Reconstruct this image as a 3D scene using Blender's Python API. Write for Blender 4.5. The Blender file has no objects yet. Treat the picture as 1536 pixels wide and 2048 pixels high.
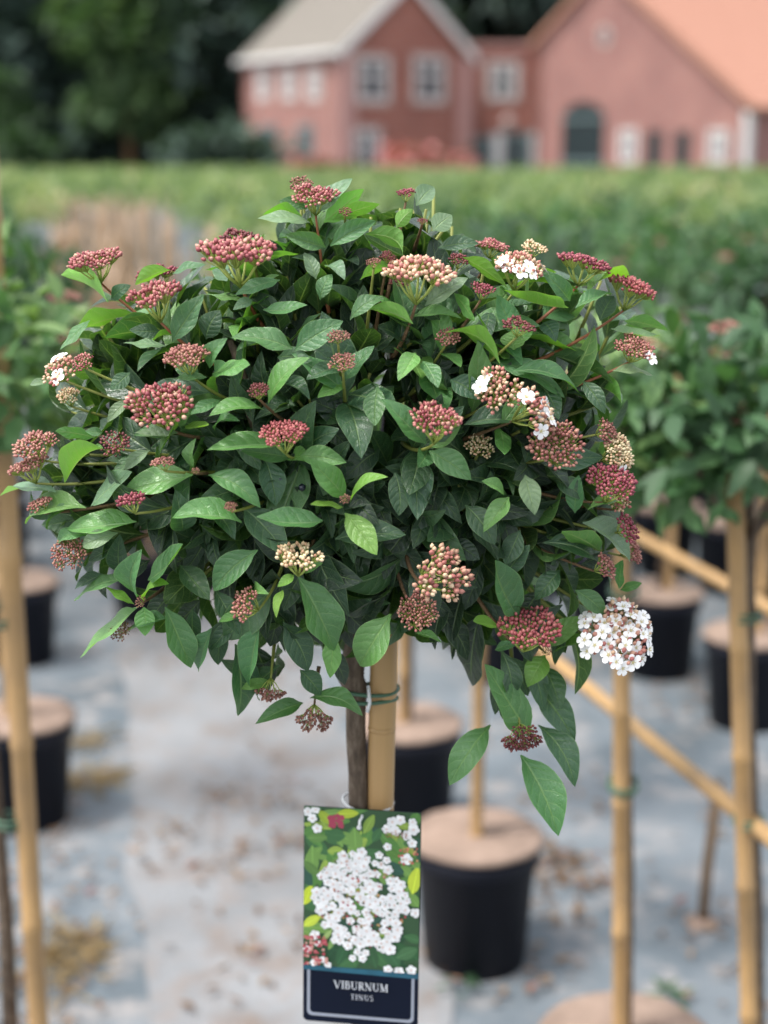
import bpy, math, random
from mathutils import Vector, Matrix, noise

# ------------------------------------------------------------------ camera, sky, sun, exposure
S = bpy.context.scene
COL = S.collection
F = 3076.0
HOR = 320.0
PITCH = math.atan((1024 - HOR) / F)
CAMZ = 1.5
cd = bpy.data.cameras.new('camera')
cam = bpy.data.objects.new('camera', cd)
COL.objects.link(cam)
cam.location = (0, 0, CAMZ)
cam.rotation_euler = (math.pi / 2 - PITCH, 0, 0)
cd.sensor_fit = 'VERTICAL'
cd.sensor_height = 36.0
cd.sensor_width = 27.0
cd.lens = 36.0 * F / 2048
cd.clip_start = 0.05
cd.clip_end = 1000
cd.dof.use_dof = True
cd.dof.focus_distance = 1.062
cd.dof.aperture_fstop = 3.7
S.camera = cam

W = bpy.data.worlds.new('World')
S.world = W
W.use_nodes = True
nt = W.node_tree
nt.nodes.clear()
sky = nt.nodes.new('ShaderNodeTexSky')
sky.sky_type = 'NISHITA'
sky.sun_disc = False
sky.sun_elevation = math.radians(64)
sky.sun_rotation = math.radians(250)
sky.air_density = 1.3
sky.dust_density = 3.0
hsv = nt.nodes.new('ShaderNodeHueSaturation')
hsv.inputs['Saturation'].default_value = 0.35
bg = nt.nodes.new('ShaderNodeBackground')
bg.inputs['Strength'].default_value = 0.15
wo = nt.nodes.new('ShaderNodeOutputWorld')
nt.links.new(sky.outputs[0], hsv.inputs['Color'])
nt.links.new(hsv.outputs[0], bg.inputs['Color'])
nt.links.new(bg.outputs[0], wo.inputs['Surface'])

sd = bpy.data.lights.new('sun', 'SUN')
sd.energy = 1.5
sd.angle = math.radians(14)
sd.color = (1.0, 0.97, 0.92)
sun = bpy.data.objects.new('sun', sd)
COL.objects.link(sun)
sunv = Vector((-0.42, -0.16, 0.92)).normalized()
sun.rotation_euler = (-sunv).to_track_quat('-Z', 'Y').to_euler()

S.view_settings.view_transform = 'Standard'
S.view_settings.look = 'None'
S.view_settings.gamma = 1
S.view_settings.use_curve_mapping = False
S.view_settings.exposure = 1.27
S.render.engine = 'CYCLES'
S.cycles.use_denoising = True
S.cycles.max_bounces = 6
S.cycles.diffuse_bounces = 3
S.cycles.transmission_bounces = 4
S.cycles.sample_clamp_indirect = 4

# ------------------------------------------------------------------ helpers
cp, sp = math.cos(PITCH), math.sin(PITCH)
FW, UP, RT = Vector((0, cp, -sp)), Vector((0, sp, cp)), Vector((1, 0, 0))
CAM = Vector((0, 0, CAMZ))


def ray(px, py):
    return FW + RT * ((px - 768) / F) - UP * ((py - 1024) / F)


def P(px, py, d):
    return CAM + ray(px, py) * d


def ground(px, py, z=0.0):
    r = ray(px, py)
    return CAM + r * ((z - CAMZ) / r.z)


def at_y(px, py, Y):
    r = ray(px, py)
    return CAM + r * (Y / r.y)


def proj(p):
    q = p - CAM
    d = q.dot(FW)
    return 768 + F * q.dot(RT) / d, 1024 - F * q.dot(UP) / d, d


class MB:
    def __init__(self):
        self.v, self.f, self.c, self.uv, self.m = [], [], [], [], []

    def add(self, vs, fs, col=None, uvs=None, mi=0):
        o = len(self.v)
        self.v += [tuple(a) for a in vs]
        for f in fs:
            self.f.append(tuple(i + o for i in f))
            self.m.append(mi)
            self.c.append(col)
            self.uv.append([uvs[i] for i in f] if uvs else None)

    def box(self, x0, x1, y0, y1, z0, z1, M=None, mi=0):
        vs = [Vector((x, y, z)) for z in (z0, z1) for y in (y0, y1) for x in (x0, x1)]
        if M is not None:
            vs = [M @ a for a in vs]
        self.add(vs, [(0, 2, 3, 1), (4, 5, 7, 6), (0, 1, 5, 4), (2, 6, 7, 3), (0, 4, 6, 2), (1, 3, 7, 5)], mi=mi)

    def tube(self, pts, rad, n=6, cap=True, mi=0):
        pts = [Vector(p) for p in pts]
        if not isinstance(rad, (list, tuple)):
            rad = [rad] * len(pts)
        vs, fs = [], []
        ref = None
        for i, p in enumerate(pts):
            t = (pts[min(i + 1, len(pts) - 1)] - pts[max(i - 1, 0)])
            if t.length < 1e-9:
                t = Vector((0, 0, 1))
            t.normalize()
            if ref is None:
                ref = t.orthogonal().normalized()
            ref = (ref - t * ref.dot(t))
            if ref.length < 1e-6:
                ref = t.orthogonal()
            ref.normalize()
            b = t.cross(ref)
            for k in range(n):
                a = 2 * math.pi * k / n
                vs.append(p + (ref * math.cos(a) + b * math.sin(a)) * rad[i])
        for i in range(len(pts) - 1):
            for k in range(n):
                k2 = (k + 1) % n
                fs.append((i * n + k, i * n + k2, (i + 1) * n + k2, (i + 1) * n + k))
        if cap:
            fs.append(tuple(range(n - 1, -1, -1)))
            o = (len(pts) - 1) * n
            fs.append(tuple(range(o, o + n)))
        self.add(vs, fs, mi=mi)

    def lathe(self, prof, n=24, cx=0, cy=0, mi=0):
        vs, fs = [], []
        for r, z in prof:
            for k in range(n):
                a = 2 * math.pi * k / n
                vs.append((cx + r * math.cos(a), cy + r * math.sin(a), z))
        for i in range(len(prof) - 1):
            for k in range(n):
                k2 = (k + 1) % n
                fs.append((i * n + k, i * n + k2, (i + 1) * n + k2, (i + 1) * n + k))
        fs.append(tuple(range(n - 1, -1, -1)))
        o = (len(prof) - 1) * n
        fs.append(tuple(range(o, o + n)))
        self.add(vs, fs, mi=mi)

    def poly(self, pts, th, nrm, mi=0):
        """prism: outline pts extruded by th against nrm"""
        n = len(pts)
        pts = [Vector(p) for p in pts]
        nrm = Vector(nrm)
        vs = pts + [p - nrm * th for p in pts]
        fs = [tuple(range(n)), tuple(range(2 * n - 1, n - 1, -1))]
        fs += [(i, i + n, (i + 1) % n + n, (i + 1) % n) for i in range(n)]
        self.add(vs, fs, mi=mi)

    def mesh(self, name, mats, smooth=True):
        me = bpy.data.meshes.new(name)
        me.from_pydata(self.v, [], self.f)
        for m in (mats if isinstance(mats, (list, tuple)) else [mats]):
            me.materials.append(m)
        if any(self.m):
            me.polygons.foreach_set('material_index', self.m)
        if any(c is not None for c in self.c):
            ca = me.color_attributes.new('Col', 'FLOAT_COLOR', 'CORNER')
            flat = []
            for f, c in zip(self.f, self.c):
                c = c or (1, 1, 1)
                flat += [c[0], c[1], c[2], 1.0] * len(f)
            ca.data.foreach_set('color', flat)
        if any(u is not None for u in self.uv):
            ul = me.uv_layers.new(name='UVMap')
            flat = []
            for f, u in zip(self.f, self.uv):
                for k in range(len(f)):
                    flat += list(u[k]) if u else [0, 0]
            ul.data.foreach_set('uv', flat)
        me.polygons.foreach_set('use_smooth', [smooth] * len(me.polygons))
        me.update()
        return me

    def build(self, name, mats, parent=None, smooth=True, mat=None):
        return place(name, self.mesh(name, mats, smooth), parent, mat)


def place(name, me, parent=None, M=None, color=None):
    o = bpy.data.objects.new(name, me)
    COL.objects.link(o)
    if parent is not None:
        o.parent = parent
    if M is not None:
        o.matrix_basis = M
    if color is not None:
        o.color = (*color, 1)
    return o


def tag(o, label=None, cat=None, group=None, kind=None):
    if label: o['label'] = label
    if cat: o['category'] = cat
    if group: o['group'] = group
    if kind: o['kind'] = kind
    return o


def thing(name, label, cat, loc=(0, 0, 0), rz=0, group=None):
    o = bpy.data.objects.new(name, None)
    COL.objects.link(o)
    o.empty_display_size = 0.1
    o.location = loc
    o.rotation_euler = (0, 0, rz)
    return tag(o, label, cat, group)


def T(v):
    return Matrix.Translation(Vector(v))


# ------------------------------------------------------------------ materials
class NB:
    def __init__(self, name):
        self.m = bpy.data.materials.new(name)
        self.m.use_nodes = True
        self.t = self.m.node_tree
        self.t.nodes.clear()
        self.out = self.t.nodes.new('ShaderNodeOutputMaterial')

    def n(self, typ, **kw):
        x = self.t.nodes.new('ShaderNode' + typ)
        for k, v in kw.items():
            setattr(x, k, v)
        return x

    def l(self, a, b):
        self.t.links.new(a, b)

    def setv(self, sock, v):
        if hasattr(v, 'is_output'):
            self.l(v, sock)
        elif isinstance(v, (tuple, list)) and len(v) == 3 and len(sock.default_value) == 4:
            sock.default_value = (*v, 1)
        else:
            sock.default_value = v

    def math(self, op, a, b=0.0, c=0.0):
        x = self.n('Math', operation=op)
        for s, v in zip(x.inputs, (a, b, c)):
            self.setv(s, v)
        return x.outputs[0]

    def mix(self, f, a, b, mode='MIX'):
        x = self.n('Mix', data_type='RGBA', blend_type=mode)
        self.setv(x.inputs[0], f)
        self.setv(x.inputs[6], a)
        self.setv(x.inputs[7], b)
        return x.outputs[2]

    def ramp(self, f, stops, interp='LINEAR'):
        x = self.n('ValToRGB')
        x.color_ramp.interpolation = interp
        e = x.color_ramp.elements
        while len(e) < len(stops):
            e.new(0.5)
        for el, (p, c) in zip(e, stops):
            el.position = p
            el.color = (*c, 1) if len(c) == 3 else c
        self.setv(x.inputs[0], f)
        return x.outputs[0]

    def noise(self, scale, detail=3, rough=0.55, vec=None, dim='3D'):
        x = self.n('TexNoise')
        x.inputs['Scale'].default_value = scale
        x.inputs['Detail'].default_value = detail
        x.inputs['Roughness'].default_value = rough
        if vec is not None:
            self.l(vec, x.inputs['Vector'])
        return x.outputs[0]

    def bump(self, h, strength=0.3, dist=0.01):
        x = self.n('Bump')
        x.inputs['Strength'].default_value = strength
        x.inputs['Distance'].default_value = dist
        self.l(h, x.inputs['Height'])
        return x.outputs[0]

    def pbr(self, col, rough=0.5, spec=0.5, nrm=None, **kw):
        x = self.n('BsdfPrincipled')
        self.setv(x.inputs['Base Color'], col)
        self.setv(x.inputs['Roughness'], rough)
        self.setv(x.inputs['Specular IOR Level'], spec)
        if nrm is not None:
            self.l(nrm, x.inputs['Normal'])
        for k, v in kw.items():
            self.setv(x.inputs[k.replace('_', ' ')], v)
        return x.outputs[0]

    def end(self, sh):
        self.l(sh, self.out.inputs['Surface'])
        return self.m


def objcoord(b):
    return b.n('TexCoord').outputs['Object']


def mat_plain(name, col, rough=0.6, spec=0.4, var=0.25, scale=8.0, bump=0.0, bscale=None):
    b = NB(name)
    oc = objcoord(b)
    nz = b.noise(scale, 4, 0.6, oc)
    c = b.mix(nz, tuple(x * (1 - var) for x in col), tuple(min(1, x * (1 + var)) for x in col))
    nrm = None
    if bump:
        nrm = b.bump(b.noise(bscale or scale * 4, 3, 0.6, oc), bump, 0.01)
    return b.end(b.pbr(c, rough, spec, nrm))


def leaf_material(name, mode):
    """mode 'object': colour from the object; mode 'island': random per leaf"""
    b = NB(name)
    uv = b.n('TexCoord').outputs['UV']
    sx = b.n('SeparateXYZ')
    b.l(uv, sx.inputs[0])
    u, vv = sx.outputs[0], sx.outputs[1]
    v = b.math('ABSOLUTE', b.math('MULTIPLY_ADD', vv, 2.0, -1.0))
    geo = b.n('Newgeometry') if False else b.n('NewGeometry')
    rnd = geo.outputs['Random Per Island']
    back = geo.outputs['Backfacing']
    oi = b.n('ObjectInfo')
    if mode == 'object':
        base = oi.outputs['Color']
        r1 = oi.outputs['Random']
    else:
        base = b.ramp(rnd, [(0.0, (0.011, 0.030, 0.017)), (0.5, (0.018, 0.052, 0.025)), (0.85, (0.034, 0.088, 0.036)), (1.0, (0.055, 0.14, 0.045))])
        r1 = rnd
    # vein masks
    mid = b.math('SUBTRACT', 1.0, b.math('SMOOTH_MIN', 1.0, b.math('DIVIDE', v, b.math('MULTIPLY_ADD', u, -0.06, 0.11)), 0.3))
    mid = b.math('MAXIMUM', mid, 0.0)
    w = b.math('SUBTRACT', u, b.math('MULTIPLY', b.math('POWER', v, 1.25), 0.20))
    nz = b.noise(6.0, 2, 0.5, uv)
    w = b.math('ADD', w, b.math('MULTIPLY', b.math('SUBTRACT', nz, 0.5), 0.05))
    fr = b.math('FRACT', b.math('MULTIPLY', w, 6.5))
    tri = b.math('ABSOLUTE', b.math('MULTIPLY_ADD', fr, 2.0, -1.0))      # 1 at the vein
    lat = b.math('MAXIMUM', b.math('MULTIPLY_ADD', tri, 9.0, -8.0), 0.0)
    lat = b.math('MULTIPLY', lat, b.math('SUBTRACT', 1.0, b.math('POWER', v, 3.0)))
    vo = b.n('TexVoronoi', feature='DISTANCE_TO_EDGE')
    vo.inputs['Scale'].default_value = 16
    b.l(uv, vo.inputs['Vector'])
    net = b.math('MAXIMUM', b.math('MULTIPLY_ADD', vo.outputs[0], -14.0, 1.0), 0.0)
    veins = b.math('MAXIMUM', b.math('MULTIPLY', mid, 0.85), b.math('MAXIMUM', b.math('MULTIPLY', lat, 0.6), b.math('MULTIPLY', net, 0.16)))
    edge = b.math('MAXIMUM', b.math('MULTIPLY_ADD', v, 14.0, -13.0), 0.0)
    veins = b.math('MAXIMUM', veins, b.math('MULTIPLY', edge, 0.6))
    light = b.mix(1.0, base, (0.055, 0.075, 0.02), 'ADD')
    light = b.mix(0.5, light, (0.26, 0.38, 0.15))
    blot = b.noise(5.0, 4, 0.6, objcoord(b))
    top = b.mix(b.math('MULTIPLY', blot, 0.6), base, b.mix(1.0, base, (0.62, 0.66, 0.72), 'MULTIPLY'))
    # faint bluish green mixed into the upper side, varied by noise
    top = b.mix(b.math('MULTIPLY', b.noise(3.0, 2, 0.5, uv), 0.08), top, (0.10, 0.16, 0.12))
    top = b.mix(veins, top, light)
    under0 = b.mix(1.0, b.mix(1.0, base, (1.25, 1.22, 0.9), 'MULTIPLY'), (0.014, 0.026, 0.002), 'ADD')
    under = b.mix(veins, under0, (0.26, 0.36, 0.12))
    col = b.mix(back, top, under)
    sp_n = b.noise(34.0, 3, 0.6, objcoord(b)); sp_l = b.noise(3.5, 2, 0.5, objcoord(b))
    spot = b.math('MULTIPLY', b.math('MAXIMUM', b.math('MULTIPLY_ADD', sp_n, 14.0, -9.8), 0.0), b.math('MAXIMUM', b.math('MULTIPLY_ADD', sp_l, 4.0, -1.9), 0.0))
    col = b.mix(b.math('MINIMUM', spot, 0.8), col, (0.20, 0.13, 0.06))
    hgt = b.math('SUBTRACT', b.math('MULTIPLY', b.math('POWER', b.math('SUBTRACT', 1.0, tri), 0.5), 0.6), b.math('ADD', b.math('MULTIPLY', mid, 0.9), b.math('MULTIPLY', net, 0.25)))
    hgt = b.math('ADD', hgt, b.math('MULTIPLY', b.noise(22.0, 3, 0.6, uv), 0.5))
    bm = b.n('Bump')
    bm.inputs['Strength'].default_value = 0.6
    bm.inputs['Distance'].default_value = 0.0012
    b.l(hgt, bm.inputs['Height'])
    rough = b.math('MULTIPLY_ADD', blot, 0.25, 0.20)
    rough = b.math('ADD', rough, b.math('MULTIPLY', back, 0.2))
    pr = b.pbr(col, rough, 0.75, bm.outputs[0])
    tr = b.n('BsdfTranslucent')
    b.l(b.mix(1.0, b.mix(1.0, col, (2.0, 2.2, 0.8), 'MULTIPLY'), (0.01, 0.03, 0.0), 'ADD'), tr.inputs[0])
    ms = b.n('MixShader')
    ms.inputs[0].default_value = 0.19
    b.l(pr, ms.inputs[1])
    b.l(tr.outputs[0], ms.inputs[2])
    return b.end(ms.outputs[0])


def foliage_material(name, stops, transl=0.25, rough=0.5):
    b = NB(name)
    geo = b.n('NewGeometry')
    oi = b.n('ObjectInfo')
    mott = b.noise(0.8, 3, 0.6, geo.outputs['Position'])
    f = b.math('MULTIPLY_ADD', oi.outputs['Random'], 0.55, b.math('MULTIPLY', geo.outputs['Random Per Island'], 0.45))
    f = b.math('ADD', f, b.math('MULTIPLY_ADD', mott, 1.7, -0.90))
    c = b.ramp(f, stops)
    pr = b.pbr(c, rough, 0.4)
    tr = b.n('BsdfTranslucent')
    b.l(b.mix(1.0, c, (1.7, 1.9, 0.9), 'MULTIPLY'), tr.inputs[0])
    ms = b.n('MixShader')
    ms.inputs[0].default_value = transl
    b.l(pr, ms.inputs[1])
    b.l(tr.outputs[0], ms.inputs[2])
    return b.end(ms.outputs[0])


def island_material(name, stops, rough=0.5, spec=0.4, bumpscale=0, sss=0.0):
    b = NB(name)
    geo = b.n('NewGeometry')
    c = b.ramp(geo.outputs['Random Per Island'], stops)
    oc = objcoord(b)
    c = b.mix(b.math('MULTIPLY', b.noise(9.0, 3, 0.6, oc), 0.35), c, b.mix(1.0, c, (0.6, 0.55, 0.55), 'MULTIPLY'))
    return b.end(b.pbr(c, rough, spec))


def attr_material(name, rough=0.35):
    b = NB(name)
    a = b.n('Attribute')
    a.attribute_name = 'Col'
    nz = b.noise(60.0, 3, 0.6, objcoord(b))
    c = b.mix(b.math('MULTIPLY', nz, 0.35), a.outputs['Color'], b.mix(1.0, a.outputs['Color'], (0.6, 0.62, 0.6), 'MULTIPLY'))
    return b.end(b.pbr(c, rough, 0.4))


def bamboo_material(name, col):
    b = NB(name)
    oc = objcoord(b)
    mp = b.n('Mapping')
    mp.inputs['Scale'].default_value = (60, 60, 3)
    b.l(oc, mp.inputs['Vector'])
    st = b.noise(1.5, 4, 0.6, mp.outputs[0])
    bl = b.noise(7.0, 4, 0.6, oc)
    c = b.mix(st, tuple(x * 0.78 for x in col), tuple(min(1, x * 1.2) for x in col))
    c = b.mix(b.ramp(bl, [(0.45, (0, 0, 0)), (0.70, (0.75, 0.75, 0.75))]), c, (col[0] * 0.5, col[1] * 0.55, col[2] * 0.75))
    return b.end(b.pbr(c, 0.42, 0.45, b.bump(st, 0.15, 0.002)))


def bark_material():
    b = NB('bark')
    oc = objcoord(b)
    mp = b.n('Mapping')
    mp.inputs['Scale'].default_value = (1, 1, 0.35)
    b.l(oc, mp.inputs['Vector'])
    n1 = b.noise(170.0, 5, 0.65, mp.outputs[0])
    n2 = b.noise(28.0, 4, 0.6, oc)
    c = b.ramp(n1, [(0.3, (0.05, 0.036, 0.026)), (0.5, (0.12, 0.088, 0.062)), (0.72, (0.24, 0.19, 0.145))])
    c = b.mix(b.math('MULTIPLY', n2, 0.5), c, (0.10, 0.075, 0.06))
    return b.end(b.pbr(c, 0.85, 0.2, b.bump(n1, 0.7, 0.004)))


def brick_material(name, c1, c2, mortar):
    b = NB(name)
    tc = b.n('TexCoord')
    br = b.n('TexBrick')
    br.inputs['Color1'].default_value = (*c1, 1)
    br.inputs['Color2'].default_value = (*c2, 1)
    br.inputs['Mortar'].default_value = (*mortar, 1)
    br.inputs['Scale'].default_value = 1.0
    br.inputs['Brick Width'].default_value = 0.22
    br.inputs['Row Height'].default_value = 0.075
    br.inputs['Mortar Size'].default_value = 0.01
    b.l(tc.outputs['UV'], br.inputs['Vector'])
    nz = b.noise(0.7, 5, 0.65, tc.outputs['Object'])
    nz = b.ramp(nz, [(0.35, (0, 0, 0)), (0.65, (1, 1, 1))])
    c = b.mix(b.math('MULTIPLY', nz, 0.7), br.outputs[0], b.mix(1.0, br.outputs[0], (0.70, 0.70, 0.74), 'MULTIPLY'))
    return b.end(b.pbr(c, 0.85, 0.2))


def tile_material(name, c1, c2):
    b = NB(name)
    tc = b.n('TexCoord')
    nz = b.noise(3.0, 4, 0.6, tc.outputs['Object'])
    c = b.mix(nz, c1, c2)
    return b.end(b.pbr(c, 0.75, 0.25))


def cloth_material():
    b = NB('ground_cloth')
    oc = objcoord(b)
    n1 = b.noise(1.7, 6, 0.65, oc)
    n2 = b.noise(9.0, 5, 0.65, oc)
    wv = b.n('TexWave', wave_type='BANDS', bands_direction='X')
    wv.inputs['Scale'].default_value = 160
    b.l(oc, wv.inputs['Vector'])
    c = b.ramp(n1, [(0.32, (0.065, 0.083, 0.096)), (0.5, (0.13, 0.152, 0.17)), (0.72, (0.22, 0.238, 0.254))])
    c = b.mix(b.ramp(n2, [(0.5, (0, 0, 0)), (0.7, (0.75, 0.75, 0.75))]), c, (0.36, 0.32, 0.295))
    c = b.mix(b.math('MULTIPLY', wv.outputs[0], 0.12), c, (0.08, 0.1, 0.11))
    return b.end(b.pbr(c, 0.7, 0.3, b.bump(n2, 0.3, 0.01)))


def path_material():
    b = NB('path_sand')
    oc = objcoord(b)
    n1 = b.noise(2.6, 6, 0.62, oc)
    n2 = b.noise(14.0, 6, 0.7, oc)
    c = b.ramp(n1, [(0.3, (0.15, 0.155, 0.16)), (0.55, (0.21, 0.215, 0.222)), (0.8, (0.27, 0.275, 0.283))])
    c = b.mix(b.ramp(n2, [(0.50, (0, 0, 0)), (0.68, (0.6, 0.6, 0.6))]), c, (0.22, 0.17, 0.14))
    n3 = b.noise(5.0, 6, 0.68, oc)
    c = b.mix(b.ramp(n3, [(0.52, (0, 0, 0)), (0.66, (0.62, 0.62, 0.62))]), c, (0.155, 0.115, 0.09))
    return b.end(b.pbr(c, 0.8, 0.25, b.bump(n2, 0.5, 0.012)))


M_leaf = leaf_material('leaf_green', 'object')
M_inner = leaf_material('inner_leaf_green', 'island')
M_stem = mat_plain('stem_green', (0.20, 0.22, 0.05), 0.55, 0.35, 0.35, 60)
M_ray = mat_plain('ray_green', (0.30, 0.36, 0.08), 0.5, 0.35, 0.3, 80)
M_redstem = mat_plain('stem_red', (0.24, 0.085, 0.035), 0.5, 0.35, 0.45, 70)
M_twig = mat_plain('twig_brown', (0.15, 0.09, 0.045), 0.7, 0.3, 0.4, 60, 0.4, 250)
M_bark = bark_material()
M_bamboo = bamboo_material('bamboo_tan', (0.41, 0.25, 0.105))
M_cane = bamboo_material('cane_tan', (0.36, 0.23, 0.125))
M_tie = mat_plain('green_wire', (0.05, 0.12, 0.07), 0.4, 0.5, 0.2, 100)
M_string = mat_plain('white_string', (0.72, 0.72, 0.72), 0.7, 0.2, 0.15, 200)
M_pot = mat_plain('black_plastic', (0.005, 0.006, 0.012), 0.5, 0.25, 0.25, 6, 0.15, 30)
M_disc = mat_plain('coir_disc', (0.33, 0.24, 0.19), 0.95, 0.1, 0.6, 17, 1.0, 160)
M_deadleaf = island_material('dead_leaf', [(0, (0.08, 0.05, 0.03)), (0.5, (0.16, 0.10, 0.06)), (0.85, (0.26, 0.18, 0.11)), (1, (0.18, 0.06, 0.045))], 0.8, 0.2)
M_straw = island_material('straw', [(0, (0.22, 0.15, 0.07)), (0.6, (0.38, 0.28, 0.13)), (1, (0.36, 0.30, 0.20))], 0.7, 0.2)
BUD = {
    'pink': island_material('bud_pink', [(0, (0.22, 0.045, 0.058)), (0.4, (0.36, 0.10, 0.105)), (0.75, (0.46, 0.18, 0.16)), (1, (0.60, 0.39, 0.27))], 0.5),
    'red': island_material('bud_red', [(0, (0.20, 0.036, 0.045)), (0.5, (0.34, 0.082, 0.085)), (1, (0.46, 0.17, 0.15))], 0.5),
    'magenta': island_material('bud_magenta', [(0, (0.14, 0.02, 0.036)), (0.5, (0.26, 0.052, 0.072)), (1, (0.38, 0.12, 0.125))], 0.5),
    'maroon': island_material('bud_maroon', [(0, (0.09, 0.016, 0.02)), (0.6, (0.17, 0.04, 0.042)), (1, (0.26, 0.08, 0.07))], 0.5),
    'cream': island_material('bud_cream', [(0, (0.36, 0.11, 0.10)), (0.4, (0.50, 0.22, 0.17)), (0.65, (0.62, 0.40, 0.26)), (1, (0.74, 0.58, 0.38))], 0.5),
    'pale': island_material('bud_pale', [(0, (0.42, 0.22, 0.13)), (0.3, (0.62, 0.43, 0.26)), (1, (0.76, 0.66, 0.42))], 0.5),
    'brown': island_material('bud_brown', [(0, (0.13, 0.055, 0.04)), (0.5, (0.24, 0.10, 0.075)), (1, (0.38, 0.20, 0.14))], 0.6),
    'dusty': island_material('bud_dusty', [(0, (0.21, 0.07, 0.06)), (0.5, (0.34, 0.13, 0.108)), (1, (0.48, 0.26, 0.185))], 0.5),
}
M_petal = NB('petal_white')
M_petal = M_petal.end(M_petal.pbr(M_petal.mix(M_petal.noise(300, 2, 0.5, objcoord(M_petal)), (0.80, 0.78, 0.76), (0.90, 0.89, 0.87)), 0.55, 0.3))
M_throat = mat_plain('throat_cream', (0.62, 0.55, 0.30), 0.6, 0.3, 0.2, 60)
M_berry = mat_plain('berry_blue_black', (0.004, 0.006, 0.018), 0.18, 0.6, 0.2, 60)

M_crown = foliage_material('crown_green', [(0, (0.016, 0.040, 0.020)), (0.4, (0.042, 0.10, 0.038)), (0.75, (0.08, 0.165, 0.058)), (1, (0.17, 0.26, 0.09))])
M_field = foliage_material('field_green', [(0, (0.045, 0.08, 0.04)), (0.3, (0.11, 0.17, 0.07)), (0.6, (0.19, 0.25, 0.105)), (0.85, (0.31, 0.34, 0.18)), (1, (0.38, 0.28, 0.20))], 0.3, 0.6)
M_tree = foliage_material('tree_green', [(0, (0.03, 0.05, 0.045)), (0.5, (0.055, 0.09, 0.07)), (0.85, (0.085, 0.135, 0.09)), (1, (0.12, 0.18, 0.10))], 0.12, 0.6)  # lifted, bluish greens: distance haze put into the wood's leaf colour
M_tree2 = foliage_material('tree_bright_green', [(0, (0.025, 0.05, 0.022)), (0.5, (0.048, 0.095, 0.036)), (1, (0.11, 0.17, 0.07))], 0.25, 0.6)
M_shrubpink = foliage_material('shrub_pink', [(0, (0.06, 0.10, 0.04)), (0.3, (0.30, 0.10, 0.10)), (0.7, (0.48, 0.18, 0.18)), (1, (0.62, 0.34, 0.34))], 0.2, 0.6)

M_brick = brick_material('brick_red', (0.265, 0.082, 0.058), (0.335, 0.115, 0.08), (0.30, 0.20, 0.17))
M_brickpink = brick_material('brick_pink', (0.285, 0.115, 0.096), (0.355, 0.155, 0.13), (0.32, 0.235, 0.205))
M_brickside = brick_material('brick_pale', (0.29, 0.12, 0.095), (0.35, 0.16, 0.13), (0.33, 0.24, 0.215))
M_rooforange = tile_material('tiles_orange', (0.40, 0.195, 0.135), (0.52, 0.275, 0.195))
M_roofgrey = tile_material('tiles_grey_beige', (0.195, 0.175, 0.15), (0.26, 0.235, 0.205))
M_white = mat_plain('white_paint', (0.62, 0.60, 0.58), 0.5, 0.4, 0.08, 3)
M_surround = mat_plain('pale_stone', (0.44, 0.35, 0.32), 0.8, 0.2, 0.1, 3)
M_quoin = mat_plain('pink_render', (0.42, 0.24, 0.215), 0.8, 0.2, 0.1, 3)
M_glass = mat_plain('window_glass', (0.03, 0.042, 0.055), 0.12, 0.6, 0.2, 1)
M_darkgreen = mat_plain('dark_green_door', (0.010, 0.020, 0.022), 0.5, 0.4, 0.2, 2)
M_greydoor = mat_plain('grey_green_door', (0.13, 0.18, 0.18), 0.5, 0.4, 0.15, 2)
M_soil = mat_plain('soil', (0.06, 0.045, 0.035), 0.95, 0.1, 0.4, 20, 0.5, 80)

R = random.Random(7)

# ------------------------------------------------------------------ setting
g = MB()
g.add([(-250, -40, 0), (250, -40, 0), (250, 400, 0), (-250, 400, 0)], [(0, 1, 2, 3)])
tag(g.build('ground', cloth_material()), kind='structure')
# pale sandy path between the beds, a sheet just above the cloth
a, b_ = ground(225, 2048), ground(160, 1180)
dl = (b_ - a).normalized()
c0, c1 = a - dl * 3.0, b_ + dl * 2.0
e0, e1 = ground(905, 2048), ground(560, 1180)
dr = (e1 - e0).normalized()
g = MB()
c0, c9, d0, d9 = c0, c1 + Vector((-0.6, 4.0, 0)), e0 - dr * 3.0, e1 + dr * 6.0
NS = 90
lft = [c0.lerp(c9, i / NS) for i in range(NS + 1)]
rgt = [d0.lerp(d9, i / NS) for i in range(NS + 1)]
vs = []
for i in range(NS + 1):
    jl = 0.05 * noise.noise(Vector((i * 0.35, 1, 0))) + 0.03 * noise.noise(Vector((i * 1.1, 4, 0)))
    jr = 0.07 * noise.noise(Vector((i * 0.35, 8, 0))) + 0.04 * noise.noise(Vector((i * 1.1, 6, 0)))
    vs += [(lft[i].x + jl, lft[i].y, 0.004), (rgt[i].x + jr, rgt[i].y, 0.004)]
g.add(vs, [(2 * i, 2 * i + 1, 2 * i + 3, 2 * i + 2) for i in range(NS)])
tag(g.build('path', path_material()), kind='structure')


# ------------------------------------------------------------------ the far buildings
def wallframe(O, u):
    """local frame of a wall: x along it, z up, -y towards the viewer's side"""
    u = Vector((u[0], u[1], 0)).normalized()
    n = Vector((u.y, -u.x, 0))            # outward, towards the camera
    M = Matrix(((u.x, -n.x, 0, O[0]), (u.y, -n.y, 0, O[1]), (0, 0, 1, 0), (0, 0, 0, 1)))
    return M, u, n


def wall_s(O, u, px):
    """distance along the wall where the column px meets it"""
    k = (px - 768) / F * 1.0256
    # x = k' * Y with k' measured on the horizon row
    return (k * 0.9506 * 1.0 * O[1] * 1.0 - O[0]) / (u[0] - k * 0.9506 * u[1]) if False else _ws(O, u, px)


def _ws(O, u, px):
    r = ray(px, HOR)
    k = r.x / r.y
    return (k * O[1] - O[0]) / (u[0] - k * u[1])


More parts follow.
